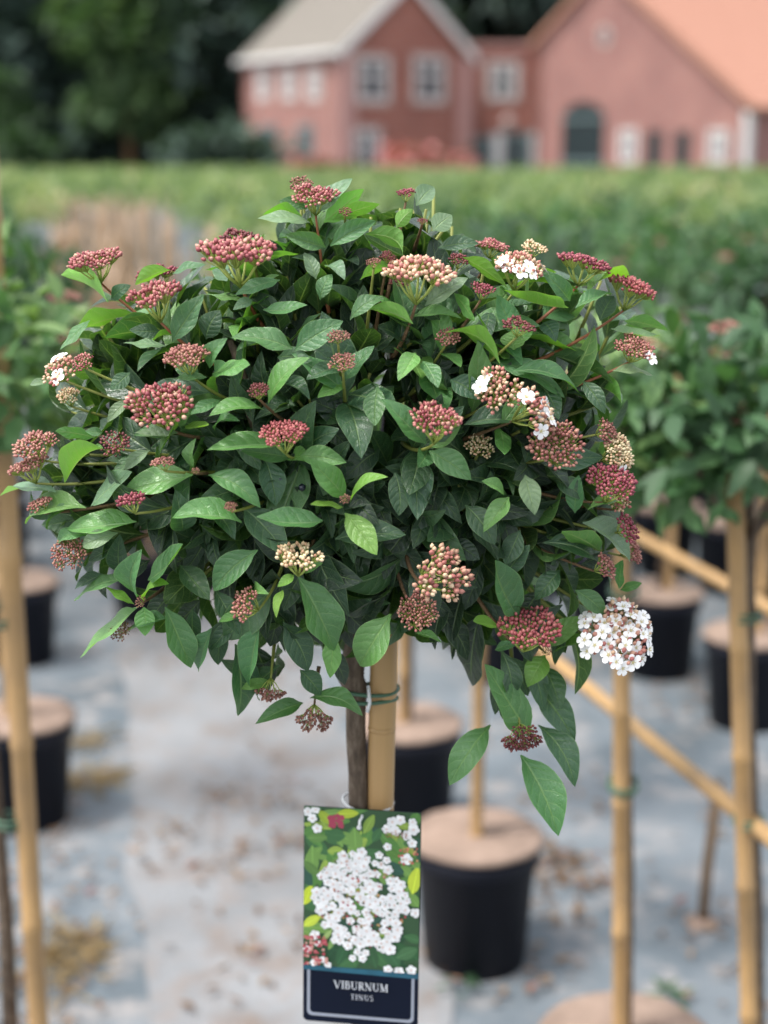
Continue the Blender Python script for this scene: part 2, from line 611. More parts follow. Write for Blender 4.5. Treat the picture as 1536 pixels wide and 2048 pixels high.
def wall_z(O, u, s, py):
    Y = O[1] + u[1] * s
    return at_y(768, py, Y).z


def uvwall(mb_faces, O, u):
    pass


def wall_poly(name, pts2, O, u, th, m, parent):
    """pts2: (s, z) outline; a slab with brick-scaled uvs"""
    M, uu, n = wallframe(O, u)
    mb = MB()
    k = len(pts2)
    vs = [M @ Vector((s, 0, z)) for s, z in pts2] + [M @ Vector((s, th, z)) for s, z in pts2]
    uvs = [(s, z) for s, z in pts2] * 2
    fs = [tuple(range(k)), tuple(range(2 * k - 1, k - 1, -1))] + [(i, i + k, (i + 1) % k + k, (i + 1) % k) for i in range(k)]
    mb.add(vs, fs, uvs=uvs)
    return mb.build(name, m, parent, smooth=False)


def window(O, u, s, z0, z1, w, parent, dark=False, sur=0.18, frame_m=None, surround_m=None):
    M, uu, n = wallframe(O, u)
    mb = MB()
    mb.box(s - w / 2 - sur, s - w / 2, -0.06, 0.05, z0 - sur, z1 + sur, M)
    mb.box(s + w / 2, s + w / 2 + sur, -0.06, 0.05, z0 - sur, z1 + sur, M)
    mb.box(s - w / 2, s + w / 2, -0.058, 0.05, z1, z1 + sur, M)
    mb.box(s - w / 2, s + w / 2, -0.058, 0.05, z0 - sur, z0, M)
    win = mb.build('window', surround_m or M_surround, parent, False)
    fr = MB()
    t = 0.11
    for a0, a1 in ((s - w / 2, s - w / 2 + t), (s - t / 2, s + t / 2), (s + w / 2 - t, s + w / 2)):
        fr.box(a0, a1, -0.045, 0.03, z0, z1, M)
    zz = z0 + (z1 - z0) * 0.6
    for b0, b1 in ((z0, z0 + t), (zz - t / 2, zz + t / 2), (z1 - t, z1)):
        fr.box(s - w / 2 + t, s - t / 2, -0.042, 0.03, b0, b1, M)
        fr.box(s + t / 2, s + w / 2 - t, -0.042, 0.03, b0, b1, M)
    fr.build('frame', frame_m or M_white, win, False)
    for (x0, x1) in ((s - w / 2 + t, s - t / 2), (s + t / 2, s + w / 2 - t)):
        for (y0, y1) in ((z0 + t, zz - t / 2), (zz + t / 2, z1 - t)):
            p = MB()
            p.box(x0, x1, -0.012, 0.02, y0, y1, M)
            p.build('pane', M_glass, win, False)
    return win


def roof_slab(name, e0, e1, r1, r0, th, m, parent):
    mb = MB()
    n = (Vector(e1) - Vector(e0)).cross(Vector(r0) - Vector(e0)).normalized()
    if n.z < 0: n = -n
    mb.poly([Vector(p) + n * 0.02 for p in (e0, e1, r1, r0)], th, n)
    # courses of tiles standing proud
    return mb.build(name, m, parent, False)


def tile_courses(e0, e1, r1, r0, m, parent, n=16):
    e0, e1, r1, r0 = map(Vector, (e0, e1, r1, r0))
    nr = (e1 - e0).cross(r0 - e0).normalized()
    if nr.z < 0: nr = -nr
    mb = MB()
    for i in range(n):
        f0, f1 = i / n, (i + 1) / n + 0.01
        a0, a1 = e0.lerp(r0, f0), e1.lerp(r1, f0)
        b0, b1 = e0.lerp(r0, min(1, f1)), e1.lerp(r1, min(1, f1))
        mb.add([a0 + nr * 0.10, a1 + nr * 0.10, b1 + nr * 0.045, b0 + nr * 0.045, a0 + nr * 0.03, a1 + nr * 0.03], [(0, 1, 2, 3), (4, 5, 1, 0)])
    o = mb.build('tile_courses', m, parent, False)
    o['kind'] = 'stuff'


# --- left house
Kc = at_y(682, HOR, 66.0)
Rc = at_y(940, HOR, 70.0)
Lc_u = Vector((-(Rc.y - Kc.y), Rc.x - Kc.x, 0)).normalized()
gu = Vector((Rc.x - Kc.x, Rc.y - Kc.y, 0)).normalized()
gw = (Vector((Rc.x, Rc.y, 0)) - Vector((Kc.x, Kc.y, 0))).length
Ld = 7.9
EZ, RZ = 6.0, 8.95
house = thing('brick_house', 'two storey red brick house with grey beige tiled roof and white verge boards', 'house', (0, 0, 0))
Ok = (Kc.x, Kc.y)
wall_poly('gable_wall', [(0, 0), (gw, 0), (gw, EZ), (gw / 2, RZ), (0, EZ)], Ok, gu, 0.3, M_brick, house)
Lu = Lc_u
O2 = (Kc.x + Lu.x * Ld, Kc.y + Lu.y * Ld)
side_u = -Lu
wall_poly('side_wall', [(0, 0), (Ld, 0), (Ld, EZ), (0, EZ)], O2, side_u, 0.3, M_brickside, house)
O3 = (Rc.x, Rc.y)
wall_poly('side_wall', [(0, 0), (Ld, 0), (Ld, EZ), (0, EZ)], O3, Lu, 0.3, M_brick, house)
O4 = (Rc.x + Lu.x * Ld, Rc.y + Lu.y * Ld)
wall_poly('gable_wall', [(0, 0), (gw, 0), (gw, EZ), (gw / 2, RZ), (0, EZ)], O4, -gu, 0.3, M_brick, house)
ov, ovg = 0.22, 0.18
slope = (RZ - EZ) / (gw / 2)
kz = Vector((0, 0, 1))
K3, R3 = Vector((Kc.x, Kc.y, 0)), Vector((Rc.x, Rc.y, 0))
mid3 = (K3 + R3) / 2
def rp(base, side, along, z):
    return base + gu * side + Lu * along + kz * z
e0 = rp(K3, -ov, -ovg, EZ - slope * ov); e1 = rp(K3, -ov, Ld + ovg, EZ - slope * ov)
r0 = rp(mid3, 0, -ovg, RZ); r1 = rp(mid3, 0, Ld + ovg, RZ)
f0 = rp(R3, ov, -ovg, EZ - slope * ov); f1 = rp(R3, ov, Ld + ovg, EZ - slope * ov)
ro = roof_slab('roof', e0, e1, r1, r0, 0.12, M_roofgrey, house)
tile_courses(e0, e1, r1, r0, M_roofgrey, ro)
ro = roof_slab('roof', f0, f1, r1, r0, 0.12, M_roofgrey, house)
tile_courses(f0, f1, r1, r0, M_roofgrey, ro)
for aa, bb in ((e0, r0), (f0, r0)):
    mb = MB()
    d = Lu * -0.06
    mb.add([aa + d + kz * 0.12, bb + d + kz * 0.12, bb + d - kz * 0.30, aa + d - kz * 0.30,
            aa - Lu * 0.004 + kz * 0.12, bb - Lu * 0.004 + kz * 0.12, bb - Lu * 0.004 - kz * 0.30, aa - Lu * 0.004 - kz * 0.30],
           [(0, 1, 2, 3), (7, 6, 5, 4), (0, 4, 5, 1), (1, 5, 6, 2), (2, 6, 7, 3), (3, 7, 4, 0)])
    mb.build('verge_board', M_white, house, False)
mb = MB()
mb.tube([e0 + kz * -0.02 - gu * 0.06, e1 + kz * -0.02 - gu * 0.06], 0.13, 8)
mb.build('gutter', M_white, house)
Mg, _, _ = wallframe(Ok, gu)
mb = MB(); mb.box(-0.05, 0.75, -0.05, 0.1, 0, EZ - 0.1, Mg); mb.build('corner_pilaster', M_quoin, house, False)
mb = MB(); mb.box(gw - 0.75, gw + 0.05, -0.05, 0.1, 0, EZ - 0.1, Mg); mb.build('corner_pilaster', M_quoin, house, False)
for px, y0, y1, wpx in ((745, 118, 200, 62), (857, 118, 200, 62), (733, 262, 335, 46)):
    s = _ws(Ok, gu, px)
    sc = 68 / (F * 1.026)
    window(Ok, gu, s, wall_z(Ok, gu, s, y1), wall_z(Ok, gu, s, y0), wpx * sc * 1.1, house)
for px in (530, 581, 631):
    s = _ws(O2, side_u, px)
    window(O2, side_u, s, wall_z(O2, side_u, s, 195), wall_z(O2, side_u, s, 142), 0.85, house, sur=0.16)
for px in (540, 612):
    s = _ws(O2, side_u, px)
    window(O2, side_u, s, 0.3, wall_z(O2, side_u, s, 255), 1.0, house, sur=0.10, frame_m=M_greydoor, surround_m=M_greydoor)

# --- low link between house and barn
link = thing('brick_link', 'low flat roofed brick wing joining the red house to the big barn', 'building')
Lo = at_y(925, HOR, 71.5); Lo2 = at_y(1100, HOR, 71.5)
lu = Vector((1, 0, 0))
lw = Lo2.x - Lo.x
lz = at_y(1000, 97, 71.5).z
OL = (Lo.x, Lo.y)
wall_poly('wall', [(0, 0), (lw, 0), (lw, lz), (0, lz)], OL, lu, 4.0, M_brick, link)
ML, _, _ = wallframe(OL, lu)
mb = MB(); mb.box(-0.1, lw + 0.1, -0.12, 4.1, lz + 0.003, lz + 0.2, ML); mb.build('roof', M_quoin, link, False)
sc = 71.5 / (F * 1.026)
for px, y0, y1, wpx in ((1003, 128, 195, 52), (960, 280, 340, 40), (1030, 272, 340, 50)):
    s = _ws(OL, lu, px)
    window(OL, lu, s, wall_z(OL, lu, s, y1), wall_z(OL, lu, s, y0), wpx * sc, link, surround_m=(M_surround if y0 < 200 else M_greydoor), frame_m=(M_white if y0 < 200 else M_greydoor))
for px in (928, 995, 1072):
    s = _ws(OL, lu, px)
    mb = MB(); mb.box(s - 0.22, s + 0.22, -0.35, -0.061 - 0.03, 0, 2.7, ML)
    mb.build('post', M_white, link, False)
s = _ws(OL, lu, 1014)
mb = MB(); mb.lathe([(0.02, -0.3), (0.2, -0.2), (0.3, 0), (0.22, 0.2), (0.02, 0.3)], 12)
mb.build('wall_lamp', M_surround, link, mat=ML @ T((s, -0.4, wall_z(OL, lu, s, 245))))

# --- barn
barn = thing('brick_barn', 'large pink brick barn with orange tiled roof and a tall arched dark door', 'barn')
Bc = at_y(1492, HOR, 60.0)
ang = math.radians(47)
bu = Vector((math.cos(ang), -math.sin(ang), 0))       # left to right along the gable
Bw = 14.2
OB = (Bc.x - bu.x * Bw, Bc.y - bu.y * Bw)
BE, BR = 3.78, 9.1
sl = _ws(OB, bu, 1072)
zl = BE + (BR - BE) * sl / (Bw / 2)
wall_poly('gable_wall', [(sl, 0), (Bw, 0), (Bw, BE), (Bw / 2, BR), (sl, zl)], OB, bu, 0.35, M_brickpink, barn)
bn = Vector((math.sin(ang), math.cos(ang), 0))
BL = 20.0
OB3 = (Bc.x, Bc.y)
wall_poly('side_wall', [(0, 0), (BL, 0), (BL, BE), (0, BE)], OB3, bn, 0.3, M_brickpink, barn)
B0 = Vector((OB[0], OB[1], 0))
def bp(s, along, z):
    return B0 + bu * s + bn * along + kz * z
wall_o = (B0 + bu * sl + bn * BL)
wall_poly('side_wall', [(0, 0), (BL, 0), (BL, zl - 0.1), (0, zl - 0.1)], (wall_o.x, wall_o.y), -bn, 0.3, M_brickpink, barn)
slb = (BR - BE) / (Bw / 2)
e0 = bp(Bw + 0.5, -0.3, BE - slb * 0.5); e1 = bp(Bw + 0.5, BL, BE - slb * 0.5)
r0 = bp(Bw / 2, -0.3, BR); r1 = bp(Bw / 2, BL, BR)
ro = roof_slab('roof', e0, e1, r1, r0, 0.16, M_rooforange, barn)
tile_courses(e0, e1, r1, r0, M_rooforange, ro, 24)
l0 = bp(sl - 0.3, -0.3, zl - slb * 0.3); l1 = bp(sl - 0.3, BL, zl - slb * 0.3)
ro = roof_slab('roof', l0, l1, r1, r0, 0.16, M_rooforange, barn)
MBm, _, _ = wallframe(OB, bu)
# arched door
s = _ws(OB, bu, 1165)
sc = 62.5 / (F * 1.026) / 0.78
dw, zt = 88 * sc, wall_z(OB, bu, s, 203)
arch = [(s - dw / 2, 0.0), (s + dw / 2, 0.0)] + [(s + dw / 2 * math.cos(t), zt - dw * 0.32 + dw * 0.32 * math.sin(t)) for t in [math.pi * i / 10 for i in range(11)]]
dr_ = MB()
dr_.poly([MBm @ Vector((x, -0.05, z)) for x, z in arch], 0.045, (MBm.to_3x3() @ Vector((0, -1, 0))))
door = dr_.build('door', M_darkgreen, barn, False)
mb = MB(); mb.box(s - dw / 2 + 0.05, s + dw / 2 - 0.05, -0.1, -0.052, 1.35, 1.5, MBm); mb.build('crossbar', M_greydoor, door, False)
mb = MB(); mb.box(s - dw / 2 + 0.05, s + dw / 2 - 0.05, -0.1, -0.052, zt - dw * 0.34, zt - dw * 0.28, MBm); mb.build('transom', M_greydoor, door, False)
for px, y0, y1, wpx in ((1256, 262, 322, 30), (1436, 262, 322, 30)):
    s = _ws(OB, bu, px)
    window(OB, bu, s, wall_z(OB, bu, s, y1), wall_z(OB, bu, s, y0), wpx * sc, barn, surround_m=M_surround, sur=0.12)
for px, wpx in ((1308, 28), (1364, 26)):
    s = _ws(OB, bu, px)
    mb = MB(); mb.box(s - wpx * sc / 2, s + wpx * sc / 2, -0.05, -0.003, 0, wall_z(OB, bu, s, 262), MBm)
    mb.build('door', M_darkgreen, barn, False)
s = _ws(OB, bu, 1202)
zc = wall_z(OB, bu, s, 72)
mb = MB()
mb.poly([MBm @ Vector((s + 0.34 * math.cos(t), -0.05, zc + 0.42 * math.sin(t))) for t in [math.tau * i / 14 for i in range(14)]], 0.045, (MBm.to_3x3() @ Vector((0, -1, 0))))
rw = mb.build('gable_window', M_surround, barn, False)
mb = MB()
mb.poly([MBm @ Vector((s + 0.2 * math.cos(t), -0.062, zc + 0.26 * math.sin(t))) for t in [math.tau * i / 14 for i in range(14)]], 0.01, (MBm.to_3x3() @ Vector((0, -1, 0))))
mb.build('pane', M_glass, rw, False)
mb = MB(); mb.box(Bw - 0.12, Bw + 0.10, -0.14, 0.2, 0, BE - 0.5, MBm); mb.build('corner_pilaster', M_white, barn, False)


# ------------------------------------------------------------------ foliage masses
def leaf_quad(mb, c, d, n, L, Wd, bend=0.2, uvs=False):
    """a simple leaf: two bent quads along d, folded at the midrib"""
    d = d.normalized()
    n = (n - d * n.dot(d))
    if n.length < 1e-4: n = d.orthogonal()
    n.normalize()
    s = d.cross(n)
    v = [c, c + d * L * 0.5 - s * Wd * 0.5 + n * L * 0.07, c + d * L * 0.45 - n * 0.0, c + d * L * 0.5 + s * Wd * 0.5 + n * L * 0.07, c + d * L - n * L * bend]
    mb.add(v, [(0, 1, 2), (0, 2, 3), (1, 4, 2), (2, 4, 3)])


def leaf_fine(mb, c, d, n, L, Wd, bend=0.2):
    d = d.normalized()
    n = n - d * n.dot(d)
    if n.length < 1e-4: n = d.orthogonal()
    n.normalize()
    s = d.cross(n)
    vs = [c]
    for t, w in ((0.2, 0.36), (0.45, 0.5), (0.75, 0.32)):
        m = c + d * L * t - n * L * bend * t * t
        vs += [m - s * Wd * w + n * Wd * w * 0.3, m, m + s * Wd * w + n * Wd * w * 0.3]
    vs.append(c + d * L - n * L * bend)
    mb.add(vs, [(0, 2, 1), (0, 3, 2), (1, 2, 5, 4), (2, 3, 6, 5), (4, 5, 8, 7), (5, 6, 9, 8), (7, 8, 10), (8, 9, 10)])


def rdir(R, zmin=-1.0):
    while True:
        v = Vector((R.uniform(-1, 1), R.uniform(-1, 1), R.uniform(-1, 1)))
        if 0.1 < v.length < 1 and v.z / v.length >= zmin:
            return v.normalized()


def crown_mesh(name, rx, rz, n, L, m, seed, lumps=0.25, fine=False):
    R = random.Random(seed)
    mb = MB()
    for i in range(n):
        d = rdir(R, -0.75)
        rho = R.uniform(0.55, 1.0) if i % 4 else R.uniform(0.2, 0.6)
        rho *= 1 + lumps * noise.noise(d * 2.3 + Vector((seed * 3.1, 0, 0)))
        c = Vector((d.x * rx * rho, d.y * rx * rho, d.z * rz * rho))
        dd = (d * 0.8 + rdir(R) * 0.9 + Vector((0, 0, -0.05)))
        nn = Vector((0, 0, 1)) * 0.9 + d * 0.5 + rdir(R) * 0.5
        l = L * R.uniform(0.7, 1.25)
        (leaf_fine if fine else leaf_quad)(mb, c, dd, nn, l, l * 0.46, R.uniform(0.0, 0.3))
    return mb.mesh(name, m, fine)


def tree_crown(name, rx, rz, n, L, m, seed):
    """big tree: foliage in clumps on the outside of an uneven crown"""
    R = random.Random(seed)
    mb = MB()
    clumps = []
    for i in range(46):
        d = rdir(R)
        rho = R.uniform(0.35, 1.0)
        clumps.append((Vector((d.x * rx * rho, d.y * rx * rho, d.z * rz * rho)), R.uniform(0.16, 0.34) * rx))
    for i in range(n):
        c, r = clumps[R.randrange(len(clumps))]
        d = rdir(R, -0.6)
        p = c + d * r * R.uniform(0.55, 1.0)
        leaf_quad(mb, p, d + rdir(R) * 0.7, Vector((0, 0, 1)) + rdir(R) * 0.6, L * R.uniform(0.6, 1.3), L * 0.6)
    return mb.mesh(name, m, False)


TC = [tree_crown('crown', 5.8, 8.5, 8000, 1.5, M_tree, 11 + i) for i in range(3)]
tk = MB()
tk.tube([(0, 0, 0), (0.1, 0, 4), (0.0, 0.1, 9), (0.2, 0, 14)], [0.42, 0.34, 0.24, 0.1], 8)
for k in range(6):
    an = k * 1.1
    z = 5 + k * 1.3
    tk.tube([(0, 0, z), (1.6 * math.cos(an), 1.6 * math.sin(an), z + 1.2), (3.4 * math.cos(an), 3.4 * math.sin(an), z + 2.0)], [0.16, 0.1, 0.04], 5)
TRK = tk.mesh('trunk', M_twig)
spots = []
for i in range(13):
    spots.append((-80 + i * 62 + R.uniform(-14, 14), R.uniform(84, 92), R.uniform(0.9, 1.2)))
for i in range(11):
    spots.append((-130 + i * 72 + R.uniform(-20, 20), R.uniform(100, 112), R.uniform(1.05, 1.35)))
spots += [(930, 96, 1.25), (1010, 92, 1.15), (1090, 98, 1.25)]
for i, (px, Y, sc_) in enumerate(spots):
    p = at_y(px, HOR, Y)
    gap = px > 880
    t = thing('broadleaf_tree', 'dark broadleaf tree seen in the gap between the gabled house and the barn' if gap else 'tall dark broadleaf tree in the shadowy wood left of the red house', 'tree', (p.x, p.y, 0), R.uniform(0, 6.28),
              'dark trees between the house and the barn' if gap else 'dark trees of the wood left of the house')
    t.scale = (sc_, sc_, sc_)
    place('crown', TC[i % 3], t, T((0, 0, 8.6)))
    place('trunk', TRK, t)
# one lighter tree in front of the wood and a small one at the left
brt = tree_crown('crown', 2.6, 3.4, 1700, 0.9, M_tree2, 41)
for px, py, Y, sc_, lab in ((250, 75, 80, 1.35, 'lighter green young tree standing out before the dark wood, upper left'),
                            (-18, 235, 46, 0.42, 'small pale green tree at the left border in front of the dark wood')):
    p = at_y(px, py, Y)
    t = thing('broadleaf_tree', lab, 'tree', (p.x, p.y, 0))
    place('crown', brt, t, T((0, 0, p.z)) @ Matrix.Scale(sc_, 4))
    mb = MB(); mb.tube([(0, 0, 0), (0.05, 0, p.z * 0.6), (0, 0, p.z)], [0.2 * sc_, 0.15 * sc_, 0.05], 6)
    mb.build('trunk', M_twig, t)
bush = tree_crown('foliage', 1.0, 0.75, 700, 0.35, M_tree2, 51)
bushd = tree_crown('foliage', 1.0, 0.75, 700, 0.35, M_tree, 53)
bushp = tree_crown('foliage', 1.0, 0.5, 700, 0.3, M_shrubpink, 52)
for px, py, Y, sx, sz, me, lab in ((15, 312, 40, 1.1, 0.8, bush, 'rounded pale green shrub at the left edge before the dark wood'),
                                   (440, 312, 62, 2.6, 1.6, bushd, 'dark green rounded shrub beside the grey roofed house'),
                                   (842, 338, 60, 1.9, 1.5, bushp, 'pink flowering shrub under the gable of the red house'),
                                   (640, 345, 58, 1.3, 1.0, bushp, 'pink flowering shrub beneath the corner of the red house')):
    p = at_y(px, py, Y)
    t = thing('garden_shrub', lab, 'shrub', (p.x, p.y, 0))
    place('foliage', me, t, T((0, 0, p.z)) @ Matrix.Diagonal((sx, sx, sz, 1)))
    mb = MB(); mb.tube([(0, 0, 0), (0.02, 0, p.z)], [0.08, 0.03], 5); mb.build('stem', M_twig, t)

# ------------------------------------------------------------------ pots, canes, row trees
PROF = [(0.098, 0.0), (0.114, 0.205), (0.122, 0.207), (0.124, 0.240), (0.120, 0.243), (0.116, 0.236), (0.112, 0.218)]
mb = MB(); mb.lathe(PROF, 28); POT = mb.mesh('pot', M_pot)
for p_ in POT.polygons:
    p_.use_smooth = abs(p_.normal.z) < 0.7
mb = MB(); mb.lathe([(0.118, 0.2440), (0.127, 0.2475), (0.127, 0.254), (0.118, 0.259), (0.06, 0.262), (0.012, 0.263)], 28); 
mb.v = [(x * (1 + 0.018 * noise.noise(Vector((x * 40, y * 40, 1)))), y * (1 + 0.018 * noise.noise(Vector((x * 40, y * 40, 1)))), z + 0.0025 * noise.noise(Vector((x * 45, y * 45, 7)))) for x, y, z in mb.v]
DISC = mb.mesh('cover_disc', M_disc, True)
mb = MB(); mb.lathe([(0.11, 0.2185), (0.05, 0.226), (0.01, 0.228)], 20); SOIL = mb.mesh('soil', M_soil)


def cane_mesh(h, r, z0, m, seed, lean=(0, 0)):
    R = random.Random(seed)
    mb = MB()
    pts, rad = [], []
    z = z0
    while z < h:
        for dz, k in ((0, 1.0), (0.003, 1.16), (0.006, 1.06), (0.009, 1.16), (0.013, 1.0)):
            f = (z + dz - z0) / (h - z0)
            pts.append((lean[0] * f, lean[1] * f, min(z + dz, h)))
            rad.append(r * k)
        z += R.uniform(0.13, 0.2)
    pts.append((lean[0], lean[1], h + 0.02)); rad.append(r * 0.98)
    mb.tube(pts, rad, 12)
    return mb.mesh('cane', m)


CANE = [cane_mesh(1.12, 0.0118, 0.23, M_bamboo, s, ((s - 2) * 0.006, 0.004)) for s in (1, 2, 3)]
CANE2 = cane_mesh(1.18, 0.0085, 0.23, M_cane, 4)
mb = MB(); mb.tube([(0, 0, 0.23), (0.004, 0.002, 0.5), (-0.003, 0, 0.8), (0.002, 0.003, 1.02), (0, 0, 1.2)], [0.012, 0.0105, 0.010, 0.010, 0.007], 8)
for k in range(5):
    a = k * 1.26
    mb.tube([(0, 0, 1.03), (0.06 * math.cos(a), 0.06 * math.sin(a), 1.10), (0.13 * math.cos(a), 0.13 * math.sin(a), 1.2)], [0.006, 0.005, 0.002], 5)
STEM = mb.mesh('trunk', M_bark)
mb = MB()
for z in (0, 0.008):
    mb.tube([(0.020 * math.cos(t), 0.024 * math.sin(t), z) for t in [math.tau * i / 14 for i in range(15)]], 0.0022, 5)
TIE = mb.mesh('tie', M_tie)
NEAR = [crown_mesh('crown', 0.185, 0.138, 540, 0.050, M_crown, 21 + i, fine=True) for i in range(4)]
FAR = [crown_mesh('crown', 0.21, 0.155, 110, 0.085, M_crown, 31 + i) for i in range(4)]
FARL = [crown_mesh('crown', 0.21, 0.15, 110, 0.085, M_field, 131 + i) for i in range(4)]
ico = bpy.data.meshes.new('tmp')
import bmesh
bm = bmesh.new(); bmesh.ops.create_icosphere(bm, subdivisions=1, radius=1.0)
ICO_V = [v.co.copy() for v in bm.verts]; ICO_F = [tuple(v.index for v in f.verts) for f in bm.faces]
bm.free(); bpy.data.meshes.remove(ico)
mb = MB(); RR = random.Random(5)
for i in range(26):
    a, r = RR.uniform(0, 6.28), math.sqrt(RR.random())
    c = Vector((0.028 * r * math.cos(a), 0.028 * r * math.sin(a), 0.012 * (1 - r * r)))
    mb.add([c + v * 0.0045 for v in ICO_V], ICO_F)
BLOB = mb.mesh('flower_cluster', BUD['dusty'])


def row_tree(x, y, label, near=0, group=None, crown=None, dz=None, cane_off=(0.03, -0.02), pot=True, lean=0.0, rs=None, name='potted_viburnum'):
    rr = rs or random.Random(int(x * 991 + y * 577))
    t = thing(name, label, 'potted tree', (x, y, 0), 0, group)
    t.rotation_euler = (lean, 0, 0)
    if dz is None: dz = -0.035 if near else 0.0
    ml = crown or (NEAR if near else FAR)
    s = rr.uniform(0.9, 1.08) if near else rr.uniform(0.72, 1.0)
    place('crown', ml[rr.randrange(4)], t, T((0, 0, 1.2 + dz)) @ Matrix.Rotation(rr.uniform(0, 6.28), 4, 'Z') @ Matrix.Diagonal((s, s, s * rr.uniform(0.85, 1.1), 1)))
    if pot:
        place('trunk', STEM, t)
        place('pot', POT, t, Matrix.Rotation(rr.uniform(0, 6.28), 4, 'Z'))
        if near:
            place('cover_disc', DISC, t)
            place('cane', CANE[rr.randrange(3)], t, T((cane_off[0], cane_off[1], 0)))
            for z in (0.65, 0.93):
                place('tie', TIE, t, T((cane_off[0] / 2, cane_off[1] / 2, z)) @ Matrix.Rotation(rr.uniform(-0.3, 0.3), 4, 'X'))
    if near:
        for k in range(5):
            d = rdir(rr, 0.0)
            place('flower_cluster', BLOB, t, T((d.x * 0.165, d.y * 0.165, 1.2 + dz + d.z * 0.125)) @ Matrix.Scale(0.75, 4))
    return t


def rowx(xp, z):
    return xp - 0.275 * (z - 2.0)


def gpos(px, py, z=0.24):
    p = ground(px, py, z)
    return p.x, p.y


used = []
# the plants one can tell apart, from their pots and canes in the photograph
q = P(1500, 1400, 2.0)
la = math.radians(4.0)
q = at_y(1511, 2048, q.y)
q.x += math.tan(la) * q.z
t = row_tree(q.x, q.y, 'blurred viburnum on the thick right hand cane where it crosses the lower rail', 1, cane_off=(-0.012, -0.022), dz=-0.02); t.rotation_euler = (0, -la, 0); used.append((q.x, q.y))
q = gpos(1258, 2092)
t = row_tree(q[0], q[1], 'blurred viburnum on the cane below the white flowers, pot cut by the bottom edge', 1, cane_off=(-0.008, -0.022)); t.rotation_euler = (0, math.radians(-1.8), 0); used.append(q)
q = gpos(952, 1668, 0.255)
row_tree(q[0], q[1], 'viburnum rising from the big black pot with tan cover disc right of the photo tag', 1, cane_off=(0.0, -0.022)); used.append(q)
q = gpos(815, 1442, 0.255)
row_tree(q[0], q[1], 'viburnum in the black pot seen between the stake and the hanging right hand leaves', 1, cane_off=(-0.01, -0.022)); used.append(q)
q = gpos(1322, 1180, 0.255)
row_tree(q[0], q[1], 'viburnum whose pot stands behind the upper bamboo rail, right of the crown', 1, cane_off=(0.02, -0.015)); used.append(q)
q = gpos(1500, 1265, 0.255)
row_tree(q[0], q[1], 'viburnum in the black pot by the right border between the two bamboo rails', 1, cane_off=(0.02, -0.015)); used.append(q)
q = gpos(1335, 1010, 0.255)
row_tree(q[0], q[1], 'viburnum in the higher of the two dark pots just right of the crown', 1, cane_off=(0.02, -0.015)); used.append(q)
q = gpos(1460, 1040, 0.255)
row_tree(q[0], q[1], 'viburnum in the small dark pot beside the right hand cane above the upper rail', 1, cane_off=(0.02, -0.015)); used.append(q)
# left side
q = P(-40, 1100, 1.95)
t = row_tree(q.x, q.y, 'blurred viburnum with dark crown on the thick bamboo cane at the left border', 1, cane_off=(0.046, -0.02), dz=0.045)
t.children[0].scale = (1.15, 1.15, 1.35)
used.append((q.x, q.y))
q = gpos(40, 1430, 0.255)
row_tree(q[0], q[1], 'viburnum in the black pot with tan disc at the left border behind the bamboo cane', 1, cane_off=(-0.02, -0.02)); used.append(q)
q = gpos(35, 1160, 0.255)
row_tree(q[0], q[1], 'viburnum in the farther dark pot at the left border, under the pink buds', 1, cane_off=(-0.02, -0.02)); used.append(q)

HID = [(150, 700), (200, 560), (420, 520), (560, 430), (760, 400), (900, 470), (1050, 520), (1220, 540), (1260, 700), (1200, 1000), (1150, 1250), (700, 1330), (400, 1300), (180, 1000)]


def inside(px, py, poly):
    c = False
    n = len(poly)
    for i in range(n):
        x0, y0 = poly[i]; x1, y1 = poly[(i + 1) % n]
        if (y0 > py) != (y1 > py) and px < (x1 - x0) * (py - y0) / (y1 - y0) + x0:
            c = not c
    return c


# bare canes in pots, left of centre behind the crown
GC = 'bare canes standing in black pots'
ci = 0
for z in [5.0 + 0.42 * i for i in range(21)]:
    for k in range(4):
        x = rowx(0.06 + 0.36 * k, z) + R.uniform(-0.04, 0.04) * 1
        y = z + R.uniform(-0.1, 0.1)
        px, py, d = proj(Vector((x, y, 1.15)))
        if not (120 < px < (470 if z < 8 else 330)) or ci > 70: continue
        used.append((x, y))
        t = thing('potted_cane', 'bare tan bamboo canes in black pots, one of the bundle left of the crown', 'cane', (x, y, 0), 0, GC)
        place('pot', POT, t)
        place('soil', SOIL, t)
        for j in range(3):
            place('cane', CANE2, t, T((R.uniform(-0.08, 0.08), R.uniform(-0.08, 0.08), 0)) @ Matrix.Rotation(R.uniform(-0.04, 0.04), 4, 'Y') @ Matrix.Scale(R.uniform(0.92, 1.04), 4))
        ci += 1

